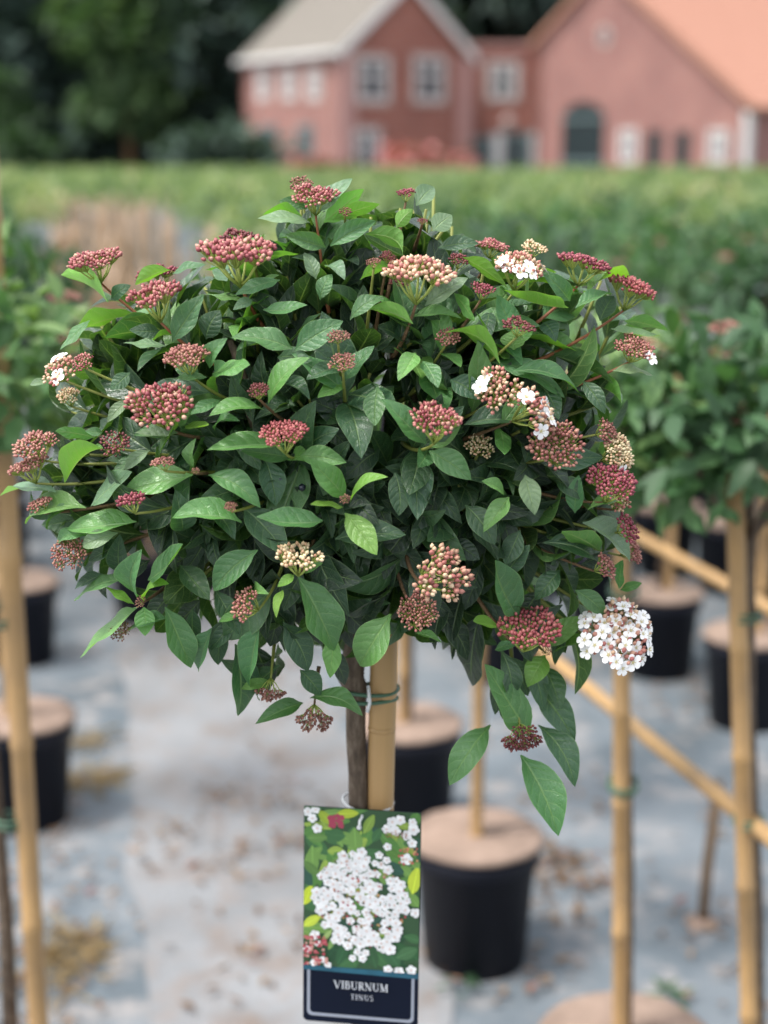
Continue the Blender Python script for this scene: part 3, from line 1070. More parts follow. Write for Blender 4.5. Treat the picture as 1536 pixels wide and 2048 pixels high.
cand = []
hidden = []
z = 2.4
rows = [(-3.67 - 0.53 * k) for k in range(1, 14)] + [(-3.67 + 0.53 * k) for k in range(8)] + [0.473 + 0.53 * k for k in range(60)]
for xp in rows:
    z = 2.6 + (hash(round(xp, 2)) % 10) * 0.03
    while z < 58:
        x = rowx(xp, z) + R.uniform(-0.05, 0.05)
        y = z + R.uniform(-0.05, 0.05)
        step = 0.42 if z < 17 else 0.42 + (z - 17) * 0.012
        px, py, d = proj(Vector((x, y, 1.2)))
        m_ = 0.22 / d * F
        if -m_ - 520 < px < 1536 + m_ + 420:
            cand.append((d, x, y, px, py))
        z += step
cand.sort()
n_ind = 0
farpts = []
for d, x, y, px, py in cand:
    if any((x - ux) ** 2 + (y - uy) ** 2 < 0.31 ** 2 for ux, uy in used):
        continue
    if d < 4.3: continue
    # the aisle left of centre
    xa = x + 0.275 * (y - 2.0)
    if (d < 6.5 and -0.40 < xa < 0.06) or (d < 17 and 0.0 < xa < 0.42 and px > 105):
        continue
    m2 = 0.2 / d * F
    hid = inside(px, py, HID) and inside(px, py - 0.13 / d * F, HID) and d > 3
    if not hid and n_ind < 280 and -m2 < px < 1536 + m2:
        side = 'left of' if px < 600 else 'right of'
        lit = d > 8
        if px < 330: lb, gp = 'blurred green potted shrub in the nursery rows on the left of the sharp crown', 'potted shrubs in the rows left of the crown'
        elif px < 1180: lb, gp = 'blurred pale green potted shrub in the rows seen above the sharp crown', 'potted shrubs in the rows above the crown'
        else: lb, gp = 'blurred green potted shrub in the nursery rows on the right of the sharp crown', 'potted shrubs in the rows right of the crown'
        row_tree(x, y, lb, 1 if d < 4.2 else 0,
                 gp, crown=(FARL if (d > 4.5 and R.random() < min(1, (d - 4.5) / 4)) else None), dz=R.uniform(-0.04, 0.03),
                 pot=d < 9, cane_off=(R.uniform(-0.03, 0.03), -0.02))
        n_ind += 1
    elif d < 14 or noise.noise(Vector((x * 0.5, y * 0.35, 9))) < 0.36:
        farpts.append((x, y, d))
mb = MB()
RR = random.Random(77)
for x, y, d in farpts:
    nl = 70 if d < 12 else (46 if d < 25 else 26)
    L = 0.095 if d < 12 else (0.13 if d < 25 else 0.2)
    h = (1.2 if d < 14 else 1.2 - min(0.24, (d - 14) * 0.014)) + (RR.uniform(-0.05, 0.05) if d < 9 else RR.uniform(-0.12, 0.08) if d < 25 else RR.uniform(-0.09, 0.09) + 0.10 * noise.noise(Vector((x * 0.25, y * 0.1, 3))))
    for i in range(nl):
        dd = rdir(RR, -0.5)
        rho = RR.uniform(0.6, 1.05)
        leaf_quad(mb, Vector((x + dd.x * 0.22 * rho, y + dd.y * 0.22 * rho, h + dd.z * 0.15 * rho)), dd + rdir(RR) * 0.8, Vector((0, 0, 1)) + rdir(RR) * 0.5, L * RR.uniform(0.7, 1.2), L * 0.5)
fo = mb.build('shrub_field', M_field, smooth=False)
tag(fo, 'distant mass of light green nursery shrubs reaching to the buildings', 'shrubs', kind='stuff')

# bamboo rails tied across the rows
def rail(pts, r, label):
    p0, p1 = Vector(pts[0]), Vector(pts[1])
    d = (p1 - p0)
    mb = MB()
    n = int(d.length / 0.17)
    P_, Rd = [], []
    for i in range(n + 1):
        for dz, k in ((0, 1.0), (0.005, 1.1), (0.012, 1.0)):
            f = min(1.0, i / n + dz / d.length)
            P_.append(p0 + d * f); Rd.append(r * k)
    mb.tube(P_, Rd, 10)
    return tag(mb.build('bamboo_rail', M_bamboo), label, 'bamboo rail')


def rail_pt(px, py, z=0.65):
    return ground(px, py, z)
A, B = rail_pt(1110, 1322), rail_pt(1482, 1628)
dd = (B - A)
rail((A - dd * 0.5, B + dd * 0.6), 0.0115, 'lower bamboo rail slanting behind the white flowers to the right edge')
A, B = rail_pt(1290, 1080), rail_pt(1536, 1215)
dd = (B - A)
rail((A - dd * 0.8, B + dd * 0.6), 0.0125, 'upper bamboo rail slanting right of the crown, above the tan pots')
# short dark stick in a tan clod
q = ground(1405, 1850)
st = thing('short_stick', 'short dark wooden stick standing in a tan clod near the right cane', 'stick', q)
mb = MB(); mb.tube([(0, 0, 0), (0.006, 0.01, 0.12), (0.022, 0.02, 0.30)], [0.011, 0.011, 0.010], 8); mb.build('stick', M_twig, st)
mb = MB(); mb.lathe([(0.036, 0.001), (0.033, 0.006), (0.022, 0.012), (0.012, 0.015)], 14)
mb.v = [(x * (1 + 0.5 * noise.noise(Vector((x * 60, y * 60, 2)))), y * (1 + 0.5 * noise.noise(Vector((x * 60, y * 60, 5)))), z) for x, y, z in mb.v]
mb.build('clod', M_disc, st)

# litter on the ground
def litter(name, spots, m, label, size, seed, wid=0.5):
    R = random.Random(seed)
    mb = MB()
    for (cx, cy, rad, n) in spots:
        c = ground(cx, cy)
        for i in range(n):
            a, r = R.uniform(0, 6.28), rad * math.sqrt(R.random())
            leaf_quad(mb, Vector((c.x + r * math.cos(a), c.y + r * math.sin(a) * 1.2, 0.008 + R.uniform(0, 0.012))), Vector((math.cos(a * 7 + i), math.sin(a * 7 + i), R.uniform(-0.1, 0.25))),
                      Vector((R.uniform(-.3, .3), R.uniform(-.3, .3), 1)), size * R.uniform(0.5, 1.2), size * wid * R.uniform(0.5, 1.1), R.uniform(-0.1, 0.15))
    o = mb.build(name, m, smooth=False)
    return tag(o, label, 'litter', kind='stuff')


RR = random.Random(9)
sp_ = [(1140, 1745, 0.09, 80), (1060, 1690, 0.06, 22), (1120, 1830, 0.07, 22), (1380, 1400, 0.12, 30), (1080, 1600, 0.05, 12)]
sp_ += [(RR.uniform(880, 1530), RR.uniform(1300, 2046), 0.12, RR.randrange(3, 9)) for i in range(34)]
sp_ += [(RR.uniform(0, 200), RR.uniform(1600, 2046), 0.10, RR.randrange(6, 14)) for i in range(16)]
sp_ += [(RR.uniform(280, 690), RR.uniform(1250, 2040), 0.12, RR.randrange(2, 7)) for i in range(22)]
sp_ += [(480, 1590, 0.12, 26), (590, 1610, 0.10, 18), (330, 1700, 0.10, 20), (450, 1720, 0.08, 14), (580, 1690, 0.06, 16), (560, 1340, 0.2, 30), (400, 1250, 0.3, 30)]
litter('fallen_leaves', sp_, M_deadleaf, 'brown fallen leaves and litter on the ground cloth and path', 0.035, 3)
litter('straw_litter', [(140, 1905, 0.07, 110), (115, 1970, 0.08, 50), (185, 1570, 0.06, 90), (180, 1490, 0.05, 40)], M_straw, 'yellow straw and dry grass beside the left pots', 0.075, 4, 0.09)
litter('weeds', [(1330, 2010, 0.03, 16), (930, 1990, 0.03, 6)], M_crown, 'small green weeds growing through the ground cloth', 0.04, 5)

# ================================================================== the viburnum in focus
TREEY = 1.136
base_pt = P(713, 1600, 1.217)
TX = base_pt.x
tree = thing('potted_viburnum', 'sharp viburnum standard with pink buds and white flowers, tied to a stake', 'potted tree', (TX, TREEY, 0))
ORG = Vector((TX, TREEY, 0))
CX, CY, RX, RY, D0, DR = 680.0, 850.0, 690.0, 580.0, 1.15, 0.130


def depth(px, py):
    q = 1 - ((px - CX) / RX) ** 2 - ((py - CY) / RY) ** 2
    return D0 - DR * math.sqrt(max(0.06, q))


def S3(px, py, off=0.0):
    return P(px, py, depth(px, py) + off)


# ---- leaf meshes
def leaf_mesh(seed, arch, fold, wave, twist):
    R = random.Random(seed)
    mb = MB()
    NT, VS = 12, (-1, -0.55, 0, 0.55, 1)
    vs, uvs = [], []
    ph = R.uniform(0, 6)
    pk = R.uniform(0.78, 0.95)
    side = R.uniform(-0.06, 0.06)
    for i in range(NT + 1):
        t = i / NT
        if t < 0.075:
            hw = 0.022
            s = 0
        else:
            s = (t - 0.06) / 0.94
            hw = max(0.004, 0.5 * math.sin(math.pi * s ** pk) ** 0.72 * (1 - 0.22 * s ** 3) * 1.02)
        for v in VS:
            tw = twist * (t - 0.2)
            y = v * hw
            z = 0.75 * fold * abs(v) * hw + arch * 3.0 * t * (1 - t)
            z += 1.5 * wave * math.sin(t * 11 + ph + (1.7 if v > 0 else 0)) * v * v * math.sin(math.pi * min(1, max(0, s)))
            z -= 0.05 * v * v * v * v * hw
            vs.append((t, y * math.cos(tw) + side * math.sin(math.pi * t) * 1.5, z + y * 0.45 * math.sin(tw)))
            uvs.append((t, v * 0.5 + 0.5))
    fs = []
    for i in range(NT):
        for k in range(4):
            a = i * 5 + k
            fs.append((a, a + 5, a + 6, a + 1))
    mb.add(vs, fs, uvs=uvs)
    return mb


LV = [leaf_mesh(100 + i, ar, fo_, wa, tw) for i, (ar, fo_, wa, tw) in enumerate([
    (0.05, 0.30, 0.010, 0.0), (0.10, 0.22, 0.014, 0.3), (0.14, 0.35, 0.012, -0.3), (0.02, 0.18, 0.018, 0.2), (0.18, 0.28, 0.010, -0.2),
    (0.08, 0.40, 0.014, 0.45), (-0.05, 0.30, 0.012, -0.4), (0.12, 0.12, 0.020, 0.1), (0.22, 0.34, 0.014, 0.25), (0.06, 0.25, 0.022, -0.15),
    (0.26, 0.45, 0.020, 0.5), (0.16, 0.5, 0.016, -0.55), (0.03, 0.10, 0.028, 0.35), (0.30, 0.25, 0.024, -0.2), (-0.10, 0.42, 0.018, 0.3), (0.12, 0.30, 0.03, 0.6)])]
LM = [m_.mesh('leaf', M_leaf) for m_ in LV]
HUE = {'D': (0.034, 0.098, 0.040), 'M': (0.074, 0.20, 0.060), 'B': (0.130, 0.30, 0.064), 'L': (0.20, 0.39, 0.055), 'P': (0.165, 0.275, 0.135), 'K': (0.015, 0.040, 0.022), 'Y': (0.26, 0.24, 0.05)}  # P carries bluish sky sheen in the leaf colour, K inner-crown shade
RL = random.Random(21)


def leaf_matrix(B, Tt, nrm, width):
    X = (Tt - B)
    L = X.length
    X = X / L
    N = nrm - X * nrm.dot(X)
    if N.length < 1e-5: N = X.orthogonal()
    N.normalize()
    Y = N.cross(X)
    M = Matrix((( X.x * L, Y.x * width, N.x * L, B.x), (X.y * L, Y.y * width, N.y * L, B.y), (X.z * L, Y.z * width, N.z * L, B.z), (0, 0, 0, 1)))
    return M


def jit(c, R, a=0.18):
    k = 1 + R.uniform(-a, a)
    return (max(0.004, c[0] * k * (1 + R.uniform(-0.12, 0.12))), max(0.008, c[1] * k), max(0.004, c[2] * k * (1 + R.uniform(-0.12, 0.12))))


IT = T(-ORG)
leaf_parts = 0

# hero leaves: base px, tip px, visible width, hue, 'u' = seen from beneath
LEAVES = """
632 428 705 357 38 P;648 445 728 378 46 B u;620 445 515 437 26 P;612 450 525 430 22 B u;652 495 570 470 36 M;660 492 752 442 40 M
665 440 760 408 32 B u;615 418 558 402 26 M;730 468 805 512 36 M u;650 535 690 560 24 P;632 558 608 505 32 P;505 518 598 508 18 B u
345 548 412 530 18 M;340 540 270 570 26 B u;215 605 122 550 26 B u;222 600 262 570 28 D;345 683 408 588 46 M;412 678 440 620 50 D
505 600 466 620 24 P;526 620 615 610 30 M;585 698 462 675 50 M;590 700 686 642 56 M;555 715 625 722 40 D;537 808 620 715 42 B
528 820 418 832 26 B;332 692 246 686 20 P;320 662 258 660 32 D;424 748 500 730 26 B;420 738 455 676 32 M;414 755 352 758 18 M
360 855 386 790 32 B;370 852 418 850 20 L;430 862 480 842 18 M;356 866 270 865 26 P;260 745 220 780 34 D;100 762 60 770 16 P
190 875 110 862 24 M u;205 865 170 862 20 M;258 800 215 845 26 P;572 890 414 900 38 B;600 912 693 925 44 B;712 835 622 800 64 K
756 772 750 852 46 M;690 740 612 760 30 D;852 888 762 798 54 M;858 902 943 960 52 M;928 850 1058 852 46 D;1075 765 1118 840 40 D
1024 743 1158 786 34 M;1028 700 1030 660 52 B;1000 728 888 666 34 B u;1036 668 994 590 46 M;1136 616 1008 580 34 B u;1140 602 1080 538 40 M
1150 617 1226 588 26 M;1175 586 1260 557 18 L;1200 642 1228 592 44 D;1222 658 1322 672 22 P;1250 642 1336 662 30 M u;1086 645 1112 684 40 D
925 515 1014 576 32 B u;850 612 936 556 40 P;826 648 730 620 34 B u;830 706 796 762 42 B;846 722 876 776 36 M;908 586 950 642 28 M u
876 496 958 487 32 D;865 462 904 430 44 P;832 412 868 374 42 P;792 456 825 418 32 B u;806 512 730 470 32 D u;1165 762 1210 828 36 D
1225 742 1306 752 18 P;112 984 0 992 30 P;130 966 206 898 34 B u;182 1012 264 944 34 P;386 950 248 982 54 B;172 1016 52 1048 40 B
273 1044 134 1058 42 B;366 1062 350 978 58 D;416 950 521 1016 48 M;530 918 552 1012 56 D;484 1046 344 1036 40 B;646 1042 511 1034 46 M
486 1014 576 1112 66 D;516 1100 427 1182 58 M;692 996 618 918 52 B;700 1006 776 954 22 L;686 1014 620 1009 16 L;690 1026 754 1110 54 L
670 1078 812 1070 54 D;390 938 392 876 24 B;240 1146 240 1068 44 D;280 1192 284 1098 42 M;268 1208 210 1174 20 L;288 1202 338 1168 18 L
288 1214 290 1272 44 B;276 1214 160 1316 28 B;330 1214 382 1336 56 M;385 1216 392 1292 36 D;248 1158 150 1202 26 M;296 1160 366 1088 40 M
236 1066 165 1092 38 P;470 1288 476 1432 62 D;520 1248 500 1374 50 M;566 1244 616 1342 60 D;596 1154 668 1302 72 M;668 1270 660 1356 42 B
600 1340 642 1390 44 D;606 1406 511 1448 40 M;620 1396 726 1432 42 M;546 1366 482 1378 24 B;588 1150 555 1174 22 L;606 1146 646 1126 20 B
566 1180 553 1236 22 L;512 1200 538 1188 16 B;480 1226 437 1244 20 B;782 1228 720 1332 78 B;790 945 798 1032 50 D;1050 950 1070 1030 46 P
1018 994 967 1064 42 B;1008 990 963 962 22 B;1086 930 1206 914 50 D;1150 1026 1158 950 38 M;1175 1020 1248 1016 22 B;1165 1046 1260 1124 40 P
1086 1086 1202 1130 46 D;1200 1102 1124 1062 34 M u;1036 1232 990 1120 66 M;1000 1252 946 1242 20 L;1090 1294 1172 1234 46 B;1106 1306 1186 1282 16 B
1090 1310 1055 1374 52 L;1062 1474 969 1328 72 M;1070 1370 1150 1482 60 D;981 1450 899 1571 62 M;1041 1510 1117 1672 72 M;1076 1450 1150 1574 52 D
960 1226 945 1372 60 K;990 1300 1034 1290 20 M;1010 1310 1056 1392 46 D;830 1266 883 1286 18 B;776 1192 790 1088 46 K;722 1242 772 1190 46 K
1240 1180 1284 1166 20 M;1238 1178 1246 1120 22 M;180 640 120 700 24 M;148 1010 95 1060 18 M;640 600 664 548 34 M;700 640 770 596 34 M
560 560 470 590 30 M;720 560 790 540 24 B u;900 760 960 800 50 D;760 900 690 960 52 K;880 960 860 1040 52 K;930 1010 990 1090 54 D
820 1050 760 1130 54 K;900 1080 960 1120 40 K;440 800 380 830 26 M;470 860 520 940 44 D;300 900 250 940 26 P;640 850 700 900 40 K
1110 960 1170 1000 40 D;1040 1060 1010 1130 46 D;1120 1140 1070 1200 46 D;1150 1180 1210 1230 40 M;420 1010 470 1080 40 D;700 1120 640 1180 48 K
840 1180 890 1100 40 K;250 1082 176 1122 34 D;335 1236 258 1262 30 M;424 1256 398 1342 40 M;446 1236 436 1330 44 D;505 1286 536 1384 46 K;206 1148 150 1178 26 D;300 1120 230 1160 36 K;350 1180 300 1250 40 K;400 1200 350 1250 38 K;560 1330 520 1400 36 D;650 1300 690 1370 36 K;180 1070 112 1090 26 M;470 1240 420 1300 36 D;1000 1296 1018 1404 44 D;1046 1306 1086 1420 46 D;1020 1330 990 1430 40 K;900 1190 870 1300 48 K;880 1230 935 1320 46 K;925 1180 900 1290 44 K;1085 1330 1120 1420 42 D;1000 1400 1040 1480 44 D;960 1130 930 1220 44 K;1080 1180 1040 1260 44 K;1130 1240 1110 1330 36 D;1010 1150 1060 1090 40 D;360 1130 420 1200 48 D;430 1180 480 1270 44 D;560 770 620 800 34 D;980 620 960 700 40 D;880 640 830 600 34 D
"""
occ = []          # footprints of what stands in front (clusters)
hero = []
for item in LEAVES.replace('\n', ';').split(';'):
    p_ = item.split()
    if len(p_) < 6: continue
    bx, by, tx, ty, w = map(float, p_[:5])
    hue = p_[5]
    under = len(p_) > 6
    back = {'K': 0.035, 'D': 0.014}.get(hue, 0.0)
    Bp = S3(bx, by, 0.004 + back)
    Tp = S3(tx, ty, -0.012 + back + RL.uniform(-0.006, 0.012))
    L = (Tp - Bp).length
    dd_ = depth(bx, by) + back
    wv = w * dd_ / F
    wv *= 0.95
    real = min(max(wv * 1.03, L * RL.uniform(0.37, 0.47)), max(wv * 1.03, L * 0.6))
    cs = min(1.0, wv / real)
    V = (CAM - (Bp + Tp) / 2).normalized()
    X = (Tp - Bp).normalized()
    Vp = (V - X * V.dot(X)).normalized()
    sd_ = X.cross(Vp)
    if sd_.z < 0: sd_ = -sd_
    sn = math.sqrt(max(0, 1 - cs * cs))
    nrm = (Vp * cs + sd_ * sn) if not under else (-Vp * cs + sd_ * sn)
    k = RL.randrange(16)
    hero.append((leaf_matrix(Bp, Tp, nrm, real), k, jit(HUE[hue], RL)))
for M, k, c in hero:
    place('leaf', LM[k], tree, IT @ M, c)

# ---- flower clusters
def cluster_template(seed, nb, dome, loose, budr):
    R = random.Random(seed)
    buds, st = MB(), MB()
    nr = R.randrange(6, 8)
    heads = [(0.0, 0.0)] if not loose else [(0.16, 0.1), (-0.12, -0.1)]
    for k in range(nr):
        a = math.tau * k / nr + R.uniform(-0.25, 0.25)
        r = R.uniform(0.55, 0.75)
        heads.append((r * math.cos(a), r * math.sin(a)))
    pts = []
    drop, hz = {}, {}
    tries = 0
    while len(pts) < nb and tries < 6000:
        tries += 1
        hx, hy = heads[R.randrange(len(heads))]
        a, r = R.uniform(0, math.tau), (0.40 if not loose else 0.30) * math.sqrt(R.random())
        x, y = hx + r * math.cos(a), hy + r * math.sin(a)
        rr = math.hypot(x, y)
        if rr > 1.0: continue
        if R.random() < drop.setdefault((round(hx, 3), round(hy, 3)), R.uniform(0.0, 0.55)): continue
        z = 0.98 + dome * (1 - rr * rr) + R.uniform(-0.09, 0.07) + hz.setdefault((round(hx, 3), round(hy, 3)), R.uniform(-0.13, 0.11)) - (r * r * 0.5 if loose else r * r * 0.25)
        p = Vector((x, y, z))
        if any((p - q).length < budr * 1.6 for q, _ in pts): continue
        pts.append((p, Vector((hx, hy, 0))))
    joint = Vector((0, 0, 0))
    hubs = {}
    for hx, hy in heads:
        rr = math.hypot(hx, hy)
        hub = Vector((hx * 0.8, hy * 0.8, 0.58 + dome * (1 - rr * rr) * 0.8))
        hubs[(round(hx, 4), round(hy, 4))] = hub
        st.tube([joint, hub * 0.5 + Vector((hx * 0.06, hy * 0.06, -0.02)), hub], [0.045, 0.036, 0.03], 5)
    for p, h in pts:
        hub = hubs[(round(h.x, 4), round(h.y, 4))]
        ax = (p - hub).normalized()
        e = p - ax * budr * 0.9
        st.tube([hub, hub.lerp(e, 0.55) + Vector((0, 0, -0.03)), e], [0.020, 0.018, 0.020], 4, cap=False)
        rot = ax.to_track_quat('Z', 'Y').to_matrix()
        s = budr * (R.uniform(0.55, 0.8) if R.random() < 0.22 else R.uniform(0.82, 1.12))
        buds.add([p + rot @ Vector((v.x * s * 0.92, v.y * s * 0.92, v.z * s * (1.38 if v.z > 0.5 else 1.1))) for v in ICO_V], ICO_F)
    return buds, st, pts


TPL = {}
for key, args in {'dense': (165, 0.18, False, 0.079), 'dense2': (150, 0.24, False, 0.081), 'flat': (165, 0.12, False, 0.079), 'loose': (105, 0.18, True, 0.084),
                  'small': (58, 0.22, False, 0.125), 'tiny': (30, 0.25, False, 0.16), 'open': (80, 0.2, True, 0.092)}.items():
    TPL[key] = [cluster_template(hash(key) % 1 + i * 17 + len(key) * 31 + args[0], *args) for i in range(2)]
BUDMESH, STMESH = {}, {}
# white five-petalled flower, unit radius
fm = MB()
for k in range(5):
    a = math.tau * k / 5
    ca, sa = math.cos(a), math.sin(a)
    prof = [(0.16, 0.10, 0.0), (0.45, 0.32, 0.07), (0.75, 0.40, 0.12), (0.97, 0.22, 0.06)]
    vs = []
    for r, w, z in prof:
        for sgn in (-1, 0, 1):
            x, y = r + (0.05 if sgn == 0 and r > 0.9 else 0), sgn * w
            vs.append((x * ca - y * sa, x * sa + y * ca, z + (0.05 if sgn else 0) + 0.015 * (k % 2)))
    fs = []
    for i in range(3):
        for j in range(2):
            o = i * 3 + j
            fs.append((o, o + 3, o + 4, o + 1))
    fm.add(vs, fs)
fm.lathe([(0.10, -0.28), (0.16, -0.05), (0.20, 0.02), (0.09, 0.05)], 6, mi=1)
for k in range(5):
    a = math.tau * (k + 0.5) / 5
    fm.tube([(0.1 * math.cos(a), 0.1 * math.sin(a), 0), (0.26 * math.cos(a), 0.26 * math.sin(a), 0.3)], [0.025, 0.04], 4, mi=1)
FLOWER = fm.mesh('flower', [M_petal, M_throat])

# px, py, width, height, palette, template, white flowers, lateral lean, stem red, depth offset
CL = """
630 385 92 66 pink dense 0 1;602 368 46 46 brown open 0 0 .03;472 496 150 84 pink flat 0 1;474 469 62 26 maroon small 0 0 .04;187 516 98 56 pink flat 0 1
308 586 114 62 pink flat 0 1;312 536 92 32 magenta flat 0 0 .05;373 708 90 52 dusty dense2 0 0;317 802 138 104 pink dense 0 0;568 857 106 62 red dense2 0 0
516 779 44 30 maroon small 0 0;676 669 44 32 brown small 0 0;686 718 60 42 dusty open 0 0;838 540 130 66 cream dense2 0 0;813 383 42 24 magenta small 0 0
1040 528 108 66 cream dense2 7 0;1070 492 46 34 pale small 0 0 .03;1171 517 106 50 magenta flat 0 1;1264 572 98 58 red flat 0 1;966 574 54 40 magenta small 0 0
1040 644 60 32 maroon small 0 0;896 672 50 42 dusty small 0 0 .02;1272 690 80 54 dusty flat 1 1;1000 778 104 96 cream loose 2 0;1073 822 56 110 cream open 7 0
875 831 120 74 pink dense 0 0;1114 886 120 106 dusty dense 0 0;1226 963 100 70 magenta dense2 0 0;1240 905 60 90 pale dense2 1 0 .02;1258 1056 56 62 magenta small 0 0
892 1146 148 150 cream loose 0 0;838 1220 92 84 dusty dense 0 0;1060 1248 130 92 red dense 0 0;1234 1266 152 140 cream dense2 36 0;1046 1480 76 56 maroon dense2 0 0
628 1443 84 62 brown open 0 0;540 1388 60 26 brown small 0 0;594 1106 104 70 pale open 0 0;487 1208 60 76 dusty open 0 0;136 1106 74 74 dusty dense2 0 0
263 999 60 36 magenta small 0 0;228 886 54 50 maroon small 0 0;66 880 96 66 dusty dense2 0 0;56 926 84 44 dusty flat 0 0;118 734 74 58 cream small 2 0
165 720 46 36 pink small 0 0;135 790 56 40 pale open 0 0 .03;325 920 46 26 dusty small 0 0;281 1203 24 24 brown tiny 0 0;690 997 22 22 brown tiny 0 0
391 940 18 14 brown tiny 0 0;1093 1303 18 18 brown tiny 0 0;240 1262 40 40 brown small 0 0;985 480 72 40 pink flat 0 0 .05;462 1013 30 24 brown small 0 0
1212 1132 36 56 dusty small 0 0;1268 1100 30 60 dusty small 0 0 .03;78 1006 48 32 dusty small 0 0;748 522 34 30 brown small 0 0;774 512 34 34 maroon small 0 0
918 515 46 34 maroon small 0 0 .02;1236 1000 60 50 cream small 0 0 .02;800 560 40 30 maroon small 0 0 .03;690 420 26 24 maroon tiny 0 0;845 440 22 20 maroon tiny 0 0
1215 860 50 60 dusty small 0 0 .02;1240 1220 56 40 dusty small 0 0 .02;960 890 60 50 pale open 0 0 .045
"""
clusters = []
for item in CL.replace('\n', ';').split(';'):
    p_ = item.split()
    if len(p_) < 8: continue
    px, py, w, h = map(float, p_[:4])
    clusters.append((px, py, w, h, p_[4], p_[5], int(p_[6]), int(p_[7]), float(p_[8]) if len(p_) > 8 else 0.0))
RC = random.Random(33)
stem_specs = []
for ci_, (px, py, w, h, pal, tpl, nf, red, off) in enumerate(clusters):
    d = depth(px, py) - 0.014 + off
    if py > 1330: d -= 0.004
    C3 = P(px, py, d)
    Rm = w / 2 * d / F * 1.02
    ratio = min(1.0, h / w)
    V = (CAM - C3).normalized()
    upp = (Vector((0, 0, 1)) - V * V.z).normalized()
    if py > 1350: upp = -upp
    k = max(0.10, min(0.97, (ratio - 0.30) / 0.68))
    if py < 640: k *= 0.62
    lat = RT * ((px - CX) / RX) * 0.35
    N = (V * k + upp * math.sqrt(1 - k * k) + lat).normalized()
    if h > w:                      # taller than wide: turned to the side
        N = (V * max(0.35, w / h * 0.8) + RT * (1 if px > CX else -1) * 0.7 + upp * 0.3).normalized()
        Rm = h / 2 * d / F
    loc = C3 - N * Rm * 1.05
    rot = N.to_track_quat('Z', 'Y').to_matrix().to_4x4() @ Matrix.Rotation(RC.uniform(0, 6.28), 4, 'Z')
    vi = RC.randrange(2)
    buds, st, pts = TPL[tpl][vi]
    if nf:
        # this one gets its own bud mesh, the opened buds replaced by flowers
        idx = list(range(len(pts)))
        RC.shuffle(idx)
        if nf >= 20: idx.sort(key=lambda i: -(pts[i][0].x * 0.3 + abs(pts[i][0].y)) + RC.uniform(-.5, .5))
        chosen = []
        for i in idx:
            if all((pts[i][0] - pts[j][0]).length < 0 or (pts[i][0] - pts[j][0]).length > 0.25 for j in chosen):
                chosen.append(i)
            if len(chosen) >= nf: break
        b2 = MB()
        nvp, nfp = len(ICO_V), len(ICO_F)
        for i in idx:
            if i in chosen: continue
            b2.add([buds.v[i * nvp + j] for j in range(nvp)], ICO_F)
        bme = b2.mesh('flower_cluster', BUD[pal])
    else:
        chosen = []
        key = (tpl, vi, pal)
        if key not in BUDMESH: BUDMESH[key] = buds.mesh('flower_cluster', BUD[pal])
        bme = BUDMESH[key]
    if (tpl, vi) not in STMESH: STMESH[(tpl, vi)] = st.mesh('flower_stalk', M_ray)
    M = IT @ T(loc) @ rot @ Matrix.Diagonal((Rm * RC.uniform(0.88, 1.12), Rm * RC.uniform(0.88, 1.12), Rm * RC.uniform(0.85, 1.1), 1))
    cl = place('flower_cluster', bme, tree, M)
    place('flower_stalk', STMESH[(tpl, vi)], cl)
    for i in chosen:
        p, hd = pts[i]
        ax = Vector((p.x * 0.55, p.y * 0.55, 0.8)) + Vector((RC.uniform(-.3, .3), RC.uniform(-.3, .3), 0))
        fr = 0.0060 / Rm * RC.uniform(0.85, 1.1)
        place('flower', FLOWER, cl, T(p + ax.normalized() * 0.03) @ ax.to_track_quat('Z', 'Y').to_matrix().to_4x4() @ Matrix.Rotation(RC.uniform(0, 6), 4, 'Z') @ Matrix.Scale(fr, 4))
    occ.append((px, py, w / 2 + 3, h / 2 + 3, d))
    # stem back into the crown
    ix, iy = px + (700 - px) * 0.40, py + (960 - py) * 0.42
    if py > 1340: ix, iy = px + (-25 if px > 700 else 10), py - (190 if px > 700 else 110)
    if w < 30: ix, iy = px + (700 - px) * 0.12, py + (960 - py) * 0.12
    Q = S3(ix, iy, 0.05 + off)
    mid = loc.lerp(Q, 0.45) - N * Rm * 0.55
    mb = MB()
    c_pts = []
    for i in range(9):
        t_ = i / 8
        c_pts.append(loc * (1 - t_) ** 2 + mid * 2 * t_ * (1 - t_) + Q * t_ * t_)
    r0_ = max(0.0008, Rm * 0.045)
    mb.tube([p - ORG for p in c_pts], [r0_ + 0.0008 * i / 8 for i in range(9)], 7)
    mb.build('flower_stem', M_redstem if red else (M_stem if RC.random() < 0.65 else M_twig), tree)
    stem_specs.append((loc, mid, Q, N, Rm))
    # a small pair of young leaves under the cluster on the twig
    if w > 50:
        pass

# ---- fill: leafy shoots on the inside of the surface, decussate pairs
SPIKE = [(x, y) for x, y in ((90, 600), (180, 585), (300, 520), (400, 470), (505, 425), (560, 390), (700, 345), (760, 385), (800, 360), (870, 370), (940, 435), (1000, 460), (1110, 490), (1215, 500), (1300, 560), (1345, 660))]
OUT = [(20, 880), (0, 985), (55, 1045), (150, 1110), (150, 1200), (240, 1250), (380, 1320), (470, 1420), (560, 1420), (650, 1350), (720, 1310), (840, 1280), (945, 1360), (1060, 1380), (1150, 1400),
       (1180, 1290), (1280, 1170), (1285, 1060), (1265, 950), (1210, 850), (1315, 740), (1335, 660), (1300, 590), (1225, 545), (1120, 535), (1010, 500), (960, 480), (900, 450), (870, 385), (810, 395), (780, 440), (730, 395), (670, 370), (590, 385), (545, 440), (480, 520), (400, 530), (330, 580), (240, 600), (190, 600), (140, 640), (80, 760), (110, 840)]
fill = []
RF = random.Random(404)
KX, KY, KZ = (Vector((1, 0, 0)), FW, UP)
c3 = P(685, 850, 1.15)


